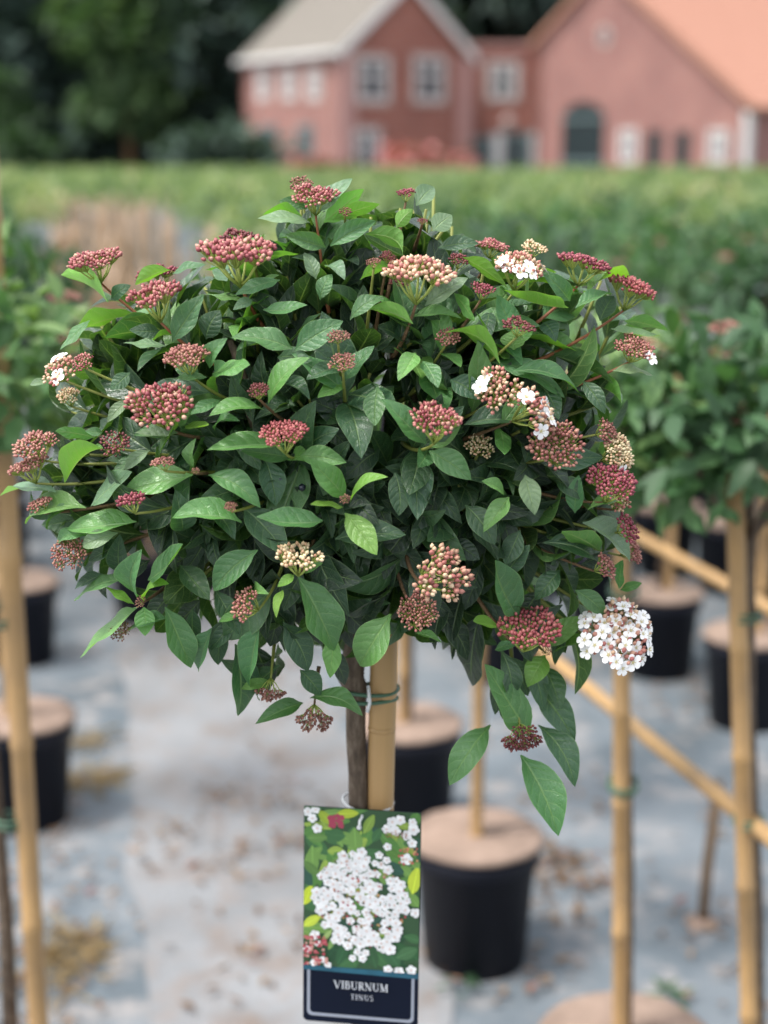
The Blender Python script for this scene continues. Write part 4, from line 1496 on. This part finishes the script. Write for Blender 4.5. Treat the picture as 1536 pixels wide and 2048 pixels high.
def add_leaf(Bp, Tp, nrm, width, hue, front):
    bx, by, bd = proj(Bp)
    tx, ty, td = proj(Tp)
    mx, my, md = proj((Bp + Tp) / 2)
    if not inside(tx, ty, OUT) or not inside(bx, by, OUT):
        return
    push = max(depth(tx, ty) + 0.004 - td, depth(mx, my) + 0.006 - md, depth(bx, by) + 0.006 - bd)
    if push > 0:
        Bp = Bp + FW * push
        Tp = Tp + FW * push
    for (ox, oy, ow, oh, od) in occ:
        for (x, y, d) in ((tx, ty, td), (mx, my, md), (bx, by, bd)):
            if ((x - ox) / (ow + 16)) ** 2 + ((y - oy) / (oh + 16)) ** 2 < 1 and d < od + 0.012:
                return
    fill.append((leaf_matrix(Bp, Tp, nrm, width), hue, front, (tx, ty)))


shoot_stems = MB()
nsh = 0
tries = 0
while nsh < 335 and tries < 14000:
    tries += 1
    d = rdir(RF)
    # d in camera-ish axes: x right, y away, z up
    if d.y > 0.35 and RF.random() < 0.55: continue
    low = 215 <= nsh < 300
    crest = nsh >= 300
    if low and d.z > -0.25: continue
    if crest and (d.z < 0.35 or d.y > 0.5): continue
    rho = RF.uniform(0.60, 0.97) if nsh < 150 else RF.uniform(0.35, 0.7)
    if low: rho = RF.uniform(0.55, 1.0)
    if crest: rho = RF.uniform(0.85, 1.08)
    rx_, ry_, rz_ = 0.222, 0.155, 0.182 if d.z > 0 else 0.172
    pos = c3 + KX * d.x * rx_ * rho + KY * d.y * ry_ * rho + KZ * d.z * rz_ * rho
    px, py, dd_ = proj(pos)
    if not inside(px, py, OUT): continue
    surf_d = depth(px, py)
    if d.y < 0 and dd_ < surf_d + 0.035:
        pos = pos + FW * (surf_d + 0.035 - dd_)
    nsh += 1
    outw = (KX * d.x + KY * d.y + KZ * d.z + Vector((0, 0, 0.35))).normalized()
    axis = (outw + rdir(RF) * 0.35).normalized()
    if crest: axis = (outw + Vector((0, 0, 0.9)) + rdir(RF) * 0.3).normalized()
    if pos.z < c3.z - 0.06: axis = (axis + Vector((0, 0, -0.35))).normalized()
    ref = axis.orthogonal().normalized()
    ref.rotate(Matrix.Rotation(RF.uniform(0, 6.28), 3, axis))
    shade = 'K' if rho < 0.72 else ('D' if (rho < 0.92 or pos.z < c3.z) else 'M')  # older leaves inside and below darker; crown shade also put into colour
    base = pos - axis * 0.05
    shoot_stems.tube([base - ORG, pos - ORG], [0.0016, 0.0011], 5)
    up_bias = min(1.0, max(0.0, (py - 350) / 700))
    for j in range(4):
        nb = base + axis * 0.05 * (j + 0.6) / 4 * 1.05
        side = ref if j % 2 == 0 else axis.cross(ref)
        LL = (0.056, 0.052, 0.046, 0.032)[j] * RF.uniform(0.8, 1.15)
        op = (1.15, 1.05, 0.85, 0.6)[j] * (0.78 if py < 640 else 1.0)
        for sg in (1, -1):
            dv = (axis * math.cos(op) + side * sg * math.sin(op) + Vector((0, 0, 0.14 if py < 900 else -0.15))).normalized()
            nrm = axis * math.sin(op) - side * sg * math.cos(op) + Vector((0, 0, 0.3)) + rdir(RF) * 0.25
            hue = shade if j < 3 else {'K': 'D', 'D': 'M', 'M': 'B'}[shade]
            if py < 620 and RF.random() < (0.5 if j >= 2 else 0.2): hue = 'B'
            if RF.random() < 0.07: hue = 'P'
            if RF.random() < 0.012: hue = 'Y'
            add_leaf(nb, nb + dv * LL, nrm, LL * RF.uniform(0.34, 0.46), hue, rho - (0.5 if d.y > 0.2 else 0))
for loc, mid, Q, N, Rm in stem_specs:
    if Rm < 0.008: continue
    for t_, LL in ((0.16, 0.030), (0.42, 0.048), (0.70, 0.054)):
        p = loc * (1 - t_) ** 2 + mid * 2 * t_ * (1 - t_) + Q * t_ * t_
        axis = ((loc - mid) * (1 - t_) + (mid - Q) * t_).normalized()
        ref = axis.orthogonal().normalized()
        ref.rotate(Matrix.Rotation(RF.uniform(0, 6.28), 3, axis))
        for sg in (1, -1):
            op = RF.uniform(0.8, 1.2)
            L_ = LL * RF.uniform(0.85, 1.2)
            dv = (axis * math.cos(op) + ref * sg * math.sin(op) + Vector((0, 0, -0.1))).normalized()
            nrm = axis * math.sin(op) - ref * sg * math.cos(op) + Vector((0, 0, 0.35)) + rdir(RF) * 0.2
            add_leaf(p, p + dv * L_, nrm, L_ * RF.uniform(0.40, 0.5), RF.choice('MMBDD') if t_ > 0.3 else RF.choice('BBBM'), 1.2)
o = shoot_stems.build('twigs', M_stem, tree)
o['kind'] = 'stuff'
fill.sort(key=lambda a: -a[2])
n_part = max(0, 298 - len(hero))
for M, hue, fr, _ in fill[:n_part]:
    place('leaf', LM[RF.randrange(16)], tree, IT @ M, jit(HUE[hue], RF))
mb = MB()
for M, hue, fr, _ in fill[n_part:]:
    src = LV[RF.randrange(16)]
    MM = IT @ M
    o_ = len(mb.v)
    mb.v += [tuple(MM @ Vector(v)) for v in src.v]
    mb.f += [tuple(i + o_ for i in f) for f in src.f]
    mb.m += src.m; mb.c += src.c; mb.uv += src.uv
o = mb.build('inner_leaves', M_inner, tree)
o['kind'] = 'stuff'

# blue-black berries
for px, py, r in ((716, 886, 0.0042), (560, 960, 0.0036), (604, 975, 0.003)):
    mb = MB(); mb.add([v * r for v in ICO_V], ICO_F)
    mb.build('berry', M_berry, tree, mat=T(S3(px, py, 0.018) - ORG))

# ---- trunk, limbs, stake, ties
def lz_(px, py, Y):
    return at_y(px, py, Y) - ORG

mb = MB()
tp = [(740, 1120), (722, 1230), (706, 1320), (700, 1345), (711, 1372), (712, 1410), (713, 1500), (717, 1600), (718, 1750)]
rads = [12, 17, 24, 29, 23, 20, 19.5, 20, 20]
pts3, rr_ = [], []
for (x, y), r in zip(tp, rads):
    q = at_y(x, y, TREEY)
    pts3.append(q - ORG); rr_.append(r * (q - CAM).dot(FW) / F)
lastp = pts3[-1]
pts3 += [Vector((lastp.x + 0.002, lastp.y, 0.7)), Vector((0, 0, 0.45)), Vector((0, 0, 0.22))]
rr_ += [0.0082, 0.0085, 0.010]
fine, fr_ = [], []
for i in range(len(pts3) - 1):
    for k in range(4):
        f = k / 4
        fine.append(pts3[i].lerp(pts3[i + 1], f) + Vector((noise.noise(Vector((i + f, 1, 2))), noise.noise(Vector((i + f, 5, 2))), 0)) * 0.0008)
        fr_.append((rr_[i] * (1 - f) + rr_[i + 1] * f) * (1 + 0.05 * noise.noise(Vector((i + f, 9, 3)) * 3)))
fine.append(pts3[-1]); fr_.append(rr_[-1])
mb.tube(fine, fr_, 14)
mb.build('trunk', M_bark, tree)
top = at_y(722, 1230, TREEY)
for k in range(11):
    d = rdir(RF, -0.1)
    e = c3 + KX * d.x * 0.17 + KY * d.y * 0.11 + KZ * d.z * 0.12
    m1 = top.lerp(e, 0.5) + Vector((0, 0, -0.02)) + rdir(RF) * 0.012
    mb = MB()
    pp = [(top * (1 - t) ** 2 + m1 * 2 * t * (1 - t) + e * t * t) - ORG for t in [i / 7 for i in range(8)]]
    mb.tube(pp, [0.006 - 0.0005 * i for i in range(8)], 7)
    mb.build('branch', M_bark, tree)
SY = TREEY - 0.002
mb = MB()
sp2 = [(770, 1150, 27), (767, 1350, 27.5), (763, 1500, 27), (761, 1640, 26)]
P_, Rd = [], []
for i, (x, y, r) in enumerate(sp2):
    q = at_y(x, y, SY)
    P_.append(q - ORG); Rd.append(r * (q - CAM).dot(FW) / F)
P_ += [Vector((P_[-1].x - 0.002, P_[-1].y, 0.6)), Vector((0.02, -0.002, 0.1))]
Rd += [Rd[-1], Rd[-1]]
ff, fr2 = [], []
for i in range(len(P_) - 1):
    for k in range(6):
        f = k / 6
        ff.append(P_[i].lerp(P_[i + 1], f)); fr2.append(Rd[i] * (1 - f) + Rd[i + 1] * f)
ff.append(P_[-1]); fr2.append(Rd[-1])
mb.tube(ff, fr2, 18)
for zz in (0, 1):
    pass
mb.build('stake', M_bamboo, tree)
# bamboo nodes as slight rings
for (x, y) in ((769, 1200), (764, 1455)):
    q = at_y(x, y, SY) - ORG
    mb = MB()
    mb.tube([q + Vector((0, 0, -0.0022)), q, q + Vector((0, 0, 0.0022))], [0.0107, 0.0112, 0.0107], 18)
    mb.build('stake_node', M_bamboo, tree)
# green ties
def loop_tie(py0, dy, x0, x1, r, m, name, tilt):
    l, r_ = at_y(x0, py0, TREEY), at_y(x1, py0 + tilt, TREEY)
    c = (l + r_) / 2
    hx = (r_ - l).length / 2
    pts = []
    for i in range(33):
        a = math.tau * i / 32
        pts.append(c + Vector((math.cos(a) * hx, math.sin(a) * 0.0145, (r_.z - l.z) / 2 * math.cos(a) + 0.002 * math.sin(a * 2) * dy)) - ORG)
    mb = MB()
    mb.tube(pts, r, 7)
    return mb.build(name, m, tree)
loop_tie(1382, 0.6, 686, 796, 0.0016, M_tie, 'tie', -6)
loop_tie(1393, -0.5, 686, 794, 0.0016, M_tie, 'tie', 3)
mb = MB()
q = at_y(737, 1385, TREEY - 0.016) - ORG
mb.tube([q + Vector((0, 0, 0.004)), q + Vector((0.001, -0.001, -0.008)), q + Vector((-0.001, 0, -0.016))], 0.0013, 6)
mb.build('tie_end', M_string, tree)
place('pot', POT, tree)
place('cover_disc', DISC, tree)

# ------------------------------------------------------------------ photo tag on the stake
tg = thing('plant_tag', 'printed plant tag showing white flowers over a dark panel reading VIBURNUM TINUS', 'plant tag')
TD = 1.205
tl = P(608, 1611, TD)
rr2 = ray(843, 1626)
tr_ = CAM + rr2 * ((tl.z - 0.0004 - CAMZ) / rr2.z)
tilt = 0.06
Xa = (tr_ - tl)
TW = Xa.length
Xa.normalize()
dn = Vector((0, -math.sin(tilt), -math.cos(tilt)))
dn = (dn - Xa * dn.dot(Xa)).normalized()
Nn = Xa.cross(-dn).normalized()          # toward camera
if Nn.dot(CAM - tl) < 0: Nn = -Nn
# height so the lower left corner lands at y = 2040
lo, hi = 0.1, 0.3
for _ in range(40):
    mid_ = (lo + hi) / 2
    if proj(tl + dn * mid_)[1] < 2040: lo = mid_
    else: hi = mid_
TH = lo
TMx = Matrix(((Xa.x, -dn.x, Nn.x, tl.x), (Xa.y, -dn.y, Nn.y, tl.y), (Xa.z, -dn.z, Nn.z, tl.z), (0, 0, 0, 1)))  # x right, y up (0..-TH), z out
tg.matrix_basis = TMx


def rrect(x0, x1, y0, y1, rt, rb, n=5):
    pts = []
    for cx_, cy_, r, a0 in ((x1 - rt, y1 - rt, rt, 0), (x0 + rt, y1 - rt, rt, 90), (x0 + rb, y0 + rb, rb, 180), (x1 - rb, y0 + rb, rb, 270)):
        for i in range(n + 1):
            a = math.radians(a0 + 90 * i / n)
            pts.append((cx_ + r * math.cos(a), cy_ + r * math.sin(a)))
    return pts


M_print = attr_material('printed_card', 0.45)
card = MB()
card.poly([(x, y, 0) for x, y in rrect(0, TW, -TH, 0, 0.001, 0.004)], 0.0007, (0, 0, 1))
M_navy = mat_plain('navy_print', (0.003, 0.006, 0.017), 0.55, 0.15, 0.15, 20)
cardo = card.build('card', M_navy, tg, False)
U_ = TW / 1055.0          # zoomed-photo units: the picture is 1055 wide from x=70 and 1300 tall from y=150
PH = TH * 0.735
pr = MB()
lay = [0.00012]
RT_ = random.Random(3)


def ppoly(pts, col, step=1.3e-6):
    lay[0] += step
    pts = [(min(max(x, 0.0003), TW - 0.0003), min(max(y, -PH), -0.0002)) for x, y in pts]
    pr.add([(x, y, lay[0]) for x, y in pts], [tuple(range(len(pts)))], col=col)


def uvp(x, y):
    """zoomed-photo pixel (70..1125, 150..1450) to card coordinates"""
    return (x - 70) / 1055 * TW, -(y - 150) / 1300 * PH


def pleaf(x, y, a, L, w, col):
    cx_, cy_ = uvp(x, y)
    L *= U_; w *= U_
    pts = []
    for i in range(12):
        t = i / 11 * 2
        s = t if t <= 1 else 2 - t
        sg = 1 if t <= 1 else -1
        px_, py_ = (s - 0.5) * L, sg * w / 2 * math.sin(math.pi * s ** 0.9)
        pts.append((cx_ + px_ * math.cos(a) - py_ * math.sin(a), cy_ + px_ * math.sin(a) + py_ * math.cos(a)))
    ppoly(pts, col)
    # midrib
    ppoly([(cx_ + (s - .5) * L * math.cos(a) - o * L * .012 * math.sin(a), cy_ + (s - .5) * L * math.sin(a) + o * L * .012 * math.cos(a)) for s, o in ((0.05, -1), (0.95, -0.3), (0.95, 0.3), (0.05, 1))], tuple(min(1, c * 1.6) for c in col))


def pflower(x, y, r, a):
    cx_, cy_ = uvp(x, y)
    r *= U_
    for k in range(5):
        b = a + k * math.tau / 5
        kx, ky = cx_ + 0.55 * r * math.cos(b), cy_ + 0.55 * r * math.sin(b)
        v = RT_.uniform(0.70, 0.88)
        ppoly([(kx + 0.47 * r * math.cos(t), ky + 0.43 * r * math.sin(t)) for t in [math.tau * i / 8 for i in range(8)]], (v, v * 0.985, v * 0.98))
    ppoly([(cx_ + 0.22 * r * math.cos(t), cy_ + 0.22 * r * math.sin(t)) for t in [math.tau * i / 6 for i in range(6)]], (0.62, 0.40, 0.38))
    ppoly([(cx_ + 0.11 * r * math.cos(t), cy_ + 0.11 * r * math.sin(t)) for t in [math.tau * i / 6 for i in range(6)]], (0.80, 0.72, 0.55))


def pdot(x, y, r, col):
    cx_, cy_ = uvp(x, y)
    r *= U_
    ppoly([(cx_ + r * math.cos(t), cy_ + r * math.sin(t)) for t in [math.tau * i / 7 for i in range(7)]], col)


ppoly([(0.0003, -0.0002), (0.0003, -PH), (TW - 0.0003, -PH), (TW - 0.0003, -0.0002)], (0.035, 0.085, 0.035))
for i in range(150):
    x, y = RT_.uniform(70, 1125), RT_.uniform(150, 1450)
    c = RT_.choice([(0.05, 0.14, 0.05), (0.09, 0.22, 0.05), (0.03, 0.09, 0.06), (0.16, 0.30, 0.07), (0.28, 0.40, 0.07)])
    if y > 1200: c = RT_.choice([(0.03, 0.10, 0.035), (0.02, 0.07, 0.03), (0.05, 0.14, 0.05)])
    pleaf(x, y, RT_.uniform(0, 6.28), RT_.uniform(160, 340), RT_.uniform(70, 140), c)
for x, y, a, L, w, c in ((110, 870, 1.2, 220, 110, (0.52, 0.62, 0.04)), (150, 1080, 0.6, 220, 90, (0.52, 0.62, 0.06)), (1080, 690, 1.4, 280, 130, (0.50, 0.60, 0.05)), (470, 190, 0.1, 220, 90, (0.38, 0.47, 0.04)),
                         (260, 230, 2.4, 200, 90, (0.30, 0.40, 0.04)), (200, 400, 0.1, 200, 90, (0.12, 0.24, 0.06)), (150, 660, -0.7, 240, 90, (0.10, 0.20, 0.05)), (870, 480, -0.6, 200, 90, (0.09, 0.2, 0.04)),
                         (660, 260, 1.1, 220, 90, (0.22, 0.34, 0.06)), (550, 1330, 1.5, 230, 100, (0.06, 0.16, 0.05)), (700, 1330, 1.9, 260, 110, (0.035, 0.10, 0.04)), (430, 1330, 1.2, 260, 100, (0.03, 0.10, 0.04)),
                         (870, 1320, 2.2, 300, 140, (0.04, 0.12, 0.05)), (1020, 1290, 0.5, 240, 120, (0.06, 0.15, 0.06)), (290, 1190, 0.9, 160, 50, (0.30, 0.42, 0.14)), (330, 1250, 1.2, 160, 50, (0.2, 0.34, 0.1))):
    pleaf(x, y, a, L, w, c)
for i in range(26):
    pdot(365 + RT_.uniform(-60, 60), 255 + RT_.uniform(-45, 45), RT_.uniform(14, 26), (0.36, 0.05, 0.09))
for i in range(150):
    a, r = RT_.uniform(0, 6.28), math.sqrt(RT_.random())
    pdot(600 + 420 * r * math.cos(a), 890 + 390 * r * math.sin(a), RT_.uniform(10, 20), RT_.choice([(0.42, 0.07, 0.08), (0.5, 0.2, 0.1), (0.55, 0.33, 0.15), (0.25, 0.04, 0.06), (0.1, 0.16, 0.05), (0.05, 0.1, 0.04)]))
fl = []
hubs_ = [(400, 620), (560, 570), (760, 590), (300, 760), (480, 740), (680, 720), (930, 760), (250, 910), (440, 930), (640, 890), (830, 930), (960, 870), (330, 1060), (590, 1060), (860, 1060), (430, 1170), (640, 1180), (820, 1190), (570, 1280)]
for hx_, hy_ in hubs_:
    for k in range(RT_.randrange(6, 10)):
        for t_ in range(20):
            a, r = RT_.uniform(0, 6.28), RT_.uniform(10, 92)
            x, y = hx_ + r * math.cos(a), hy_ + r * math.sin(a)
            if all((x - p) ** 2 + (y - q) ** 2 > 50 ** 2 for p, q in fl):
                fl.append((x, y))
                pflower(x, y, RT_.uniform(34, 60), RT_.uniform(0, 6))
                break
for i in range(90):
    a, r = RT_.uniform(0, 6.28), math.sqrt(RT_.random())
    pdot(600 + 430 * r * math.cos(a), 890 + 400 * r * math.sin(a), RT_.uniform(5, 12), RT_.choice([(0.42, 0.07, 0.08), (0.5, 0.2, 0.1), (0.20, 0.05, 0.05), (0.05, 0.1, 0.04), (0.04, 0.08, 0.03), (0.5, 0.3, 0.22)]))
for x, y, r in ((110, 190, 46), (150, 240, 46), (195, 320, 48), (180, 170, 40), (870, 230, 54), (940, 210, 50), (820, 290, 46), (1060, 280, 56), (900, 300, 50), (1000, 330, 50), (1050, 390, 46), (830, 430, 40), (1000, 520, 58), (1050, 220, 40),
                (180, 1190, 50), (210, 1260, 34), (110, 1310, 40), (250, 1390, 34), (170, 1420, 36), (300, 1430, 36), (850, 1430, 46), (950, 1440, 50), (1060, 1420, 50), (1090, 950, 50)):
    pflower(x, y, r, RT_.uniform(0, 6))
for i in range(60):
    pdot(RT_.uniform(80, 290), RT_.uniform(1200, 1440), RT_.uniform(9, 18), RT_.choice([(0.5, 0.12, 0.13), (0.4, 0.06, 0.08), (0.6, 0.3, 0.25)]))
for i in range(26):
    pdot(RT_.uniform(930, 1110), RT_.uniform(430, 560), RT_.uniform(8, 14), RT_.choice([(0.5, 0.12, 0.1), (0.55, 0.3, 0.14)]))
po = pr.build('picture', M_print, tg, False)

# ---- strip under the picture, border line, lettering
ink = MB()
zt_ = [0.0033]
def seg(x0, y0, x1, y1, w, col, off=(0, 0), sc=1.0):
    zt_[0] += 1.5e-6
    d = Vector((x1 - x0, y1 - y0)); n = Vector((-d.y, d.x)).normalized() * w / 2
    pts = [(x0 + n.x, y0 + n.y), (x0 - n.x, y0 - n.y), (x1 - n.x, y1 - n.y), (x1 + n.x, y1 + n.y)]
    ink.add([(off[0] + x * sc, off[1] + y * sc, zt_[0]) for x, y in pts], [(0, 1, 2, 3)], col=col)


def arc(cx_, cy_, rx, ry, a0, a1, w, col, off, sc, n=10):
    pp = [(cx_ + rx * math.cos(math.radians(a0 + (a1 - a0) * i / n)), cy_ + ry * math.sin(math.radians(a0 + (a1 - a0) * i / n))) for i in range(n + 1)]
    for p, q in zip(pp[:-1], pp[1:]):
        seg(p[0], p[1], q[0], q[1], w, col, off, sc)


TN, TK = 0.06, 0.15       # thin and thick strokes of a serif capital, height 1


def serif(x, y, col, off, sc, w=0.30):
    seg(x - w / 2, y, x + w / 2, y, 0.05, col, off, sc)


def glyph(ch, col, off, sc):
    s = lambda *a: seg(*a, col, off, sc)
    se = lambda x, y, w=0.30: serif(x, y, col, off, sc, w)
    if ch == 'V':
        s(0.08, 0.98, 0.42, 0.0, TK); s(0.78, 0.98, 0.42, 0.0, TN); se(0.1, 0.975); se(0.76, 0.975); return 0.86
    if ch == 'I':
        s(0.18, 0, 0.18, 1, TK); se(0.18, 0.025, 0.34); se(0.18, 0.975, 0.34); return 0.36
    if ch == 'B':
        s(0.17, 0, 0.17, 1, TK); s(0.04, 0.975, 0.36, 0.975, 0.05); s(0.04, 0.025, 0.38, 0.025, 0.05); s(0.2, 0.53, 0.38, 0.53, 0.05)
        arc(0.34, 0.755, 0.19, 0.22, -90, 90, 0.10, col, off, sc); arc(0.36, 0.28, 0.24, 0.25, -90, 90, 0.12, col, off, sc); return 0.70
    if ch == 'U':
        s(0.17, 0.3, 0.17, 1, TK); s(0.68, 0.3, 0.68, 1, TN); se(0.17, 0.975, 0.34); se(0.68, 0.975, 0.28); arc(0.425, 0.32, 0.255, 0.30, 180, 360, 0.09, col, off, sc); return 0.86
    if ch == 'R':
        s(0.17, 0, 0.17, 1, TK); se(0.17, 0.025, 0.34); s(0.04, 0.975, 0.36, 0.975, 0.05); s(0.2, 0.5, 0.36, 0.5, 0.05); arc(0.34, 0.74, 0.21, 0.235, -90, 90, 0.11, col, off, sc)
        s(0.34, 0.5, 0.66, 0.02, TK * 0.9); return 0.74
    if ch == 'N':
        s(0.14, 0, 0.14, 1, TN); s(0.12, 0.98, 0.70, 0.02, TK); s(0.72, 0, 0.72, 1, TN); se(0.14, 0.025, 0.26); se(0.1, 0.975, 0.22); se(0.72, 0.975, 0.26); return 0.88
    if ch == 'M':
        s(0.14, 0, 0.16, 1, TN); s(0.17, 0.98, 0.47, 0.05, TK); s(0.80, 0.98, 0.47, 0.05, TN); s(0.84, 0, 0.82, 1, TK); se(0.14, 0.025, 0.26); se(0.12, 0.975, 0.2); se(0.84, 0.025, 0.32); se(0.87, 0.975, 0.2); return 1.02
    if ch == 'T':
        s(0.35, 0, 0.35, 1, TK); s(0.04, 0.965, 0.66, 0.965, 0.07); s(0.05, 0.8, 0.05, 0.98, 0.05); s(0.65, 0.8, 0.65, 0.98, 0.05); se(0.35, 0.025, 0.34); return 0.70
    if ch == 'S':
        arc(0.28, 0.745, 0.19, 0.225, 30, 270, 0.10, col, off, sc); arc(0.28, 0.27, 0.21, 0.25, 90, -150, 0.11, col, off, sc); return 0.58
    if ch == 'E':
        s(0.17, 0, 0.17, 1, TK); s(0.05, 0.97, 0.56, 0.97, 0.06); s(0.05, 0.03, 0.6, 0.03, 0.06); s(0.2, 0.52, 0.45, 0.52, 0.05); return 0.66
    if ch == 'G':
        arc(0.42, 0.5, 0.33, 0.48, 50, 320, 0.11, col, off, sc, 14); s(0.70, 0.05, 0.70, 0.42, 0.12); se(0.68, 0.42, 0.3); return 0.84
    return 0.4


def word(txt, xc, y, h, col, gap=0.05):
    global ink
    save = ink
    ink = MB()
    w = 0
    for ch in txt: w += glyph(ch, col, (0, 0), 1.0) + gap
    w -= gap
    ink = save
    x = xc - w * h / 2
    for ch in txt:
        x += (glyph(ch, col, (x, y), h) + gap) * h


WHT = (0.62, 0.63, 0.66)
word('VIBURNUM', TW * 0.51, -TH * 0.826, TH * 0.0365, WHT)
word('TINUS', TW * 0.52, -TH * 0.873, TH * 0.025, (0.50, 0.51, 0.55), 0.16)
word('GENTE', TW * 0.80, -TH * 0.112, TH * 0.024, (0.26, 0.09, 0.04), 0.12)
ink.build('lettering', attr_material('printed_ink', 0.4), tg, False)
bd = MB()
inr = rrect(TW * 0.035, TW * 0.965, -TH * 0.972, -TH * 0.735, 0.0004, 0.004)
inr2 = rrect(TW * 0.060, TW * 0.940, -TH * 0.958, -TH * 0.735, 0.0004, 0.003)
n_ = len(inr)
bd.add([(x, y, 0.0002) for x, y in inr] + [(x, y, 0.0002) for x, y in inr2], [(i, (i + 1) % n_, (i + 1) % n_ + n_, i + n_) for i in range(n_) if not (inr[i][1] > -TH * 0.737 and inr[(i + 1) % n_][1] > -TH * 0.737)])
bd.build('border_line', mat_plain('grey_ink', (0.28, 0.30, 0.35), 0.4, 0.3, 0.1, 20), tg, False)
stp = MB()
stp.add([(0.0003, -PH - 0.0002, 0.00025), (0.0003, -PH - TH * 0.022, 0.00025), (TW - 0.0003, -PH - TH * 0.028, 0.00025), (TW - 0.0003, -PH - 0.0002, 0.00025)], [(0, 1, 2, 3)])
stp.build('blue_strip', mat_plain('teal_print', (0.02, 0.10, 0.15), 0.35, 0.4, 0.6, 60), tg, False)
# string: loop round stem and stake, knot and tail through the hole
sg = MB()
l, r_ = at_y(686, 1596, TREEY), at_y(786, 1604, TREEY)
c = (l + r_) / 2
hx = (r_ - l).length / 2
inv = TMx.inverted()
pts = []
for i in range(33):
    a = math.tau * i / 32
    pts.append(inv @ (c + Vector((math.cos(a) * hx, math.sin(a) * 0.0165, -0.0035 * max(0, -math.sin(a)) + (r_.z - l.z) / 2 * math.cos(a)))))
sg.tube(pts, 0.0011, 6)
kn = inv @ (c + Vector((-0.004, -0.0165, -0.0035)))
hole = Vector((TW * 0.485, -TH * 0.045, 0.0042))
sg.tube([kn, kn.lerp(hole, 0.5) + Vector((0.0008, 0, 0.001)), hole, hole + Vector((0, -0.004, 0.001))], 0.0011, 6)
sg.tube([hole + Vector((0, -0.004, 0.001)), hole + Vector((-0.0006, -0.0062, 0.001))], 0.0019, 6)
sg.build('string', M_string, tg)
print('HERO', len(hero), 'FILL', len(fill), 'IND', n_ind, 'FAR', len(farpts), 'CANES', ci)
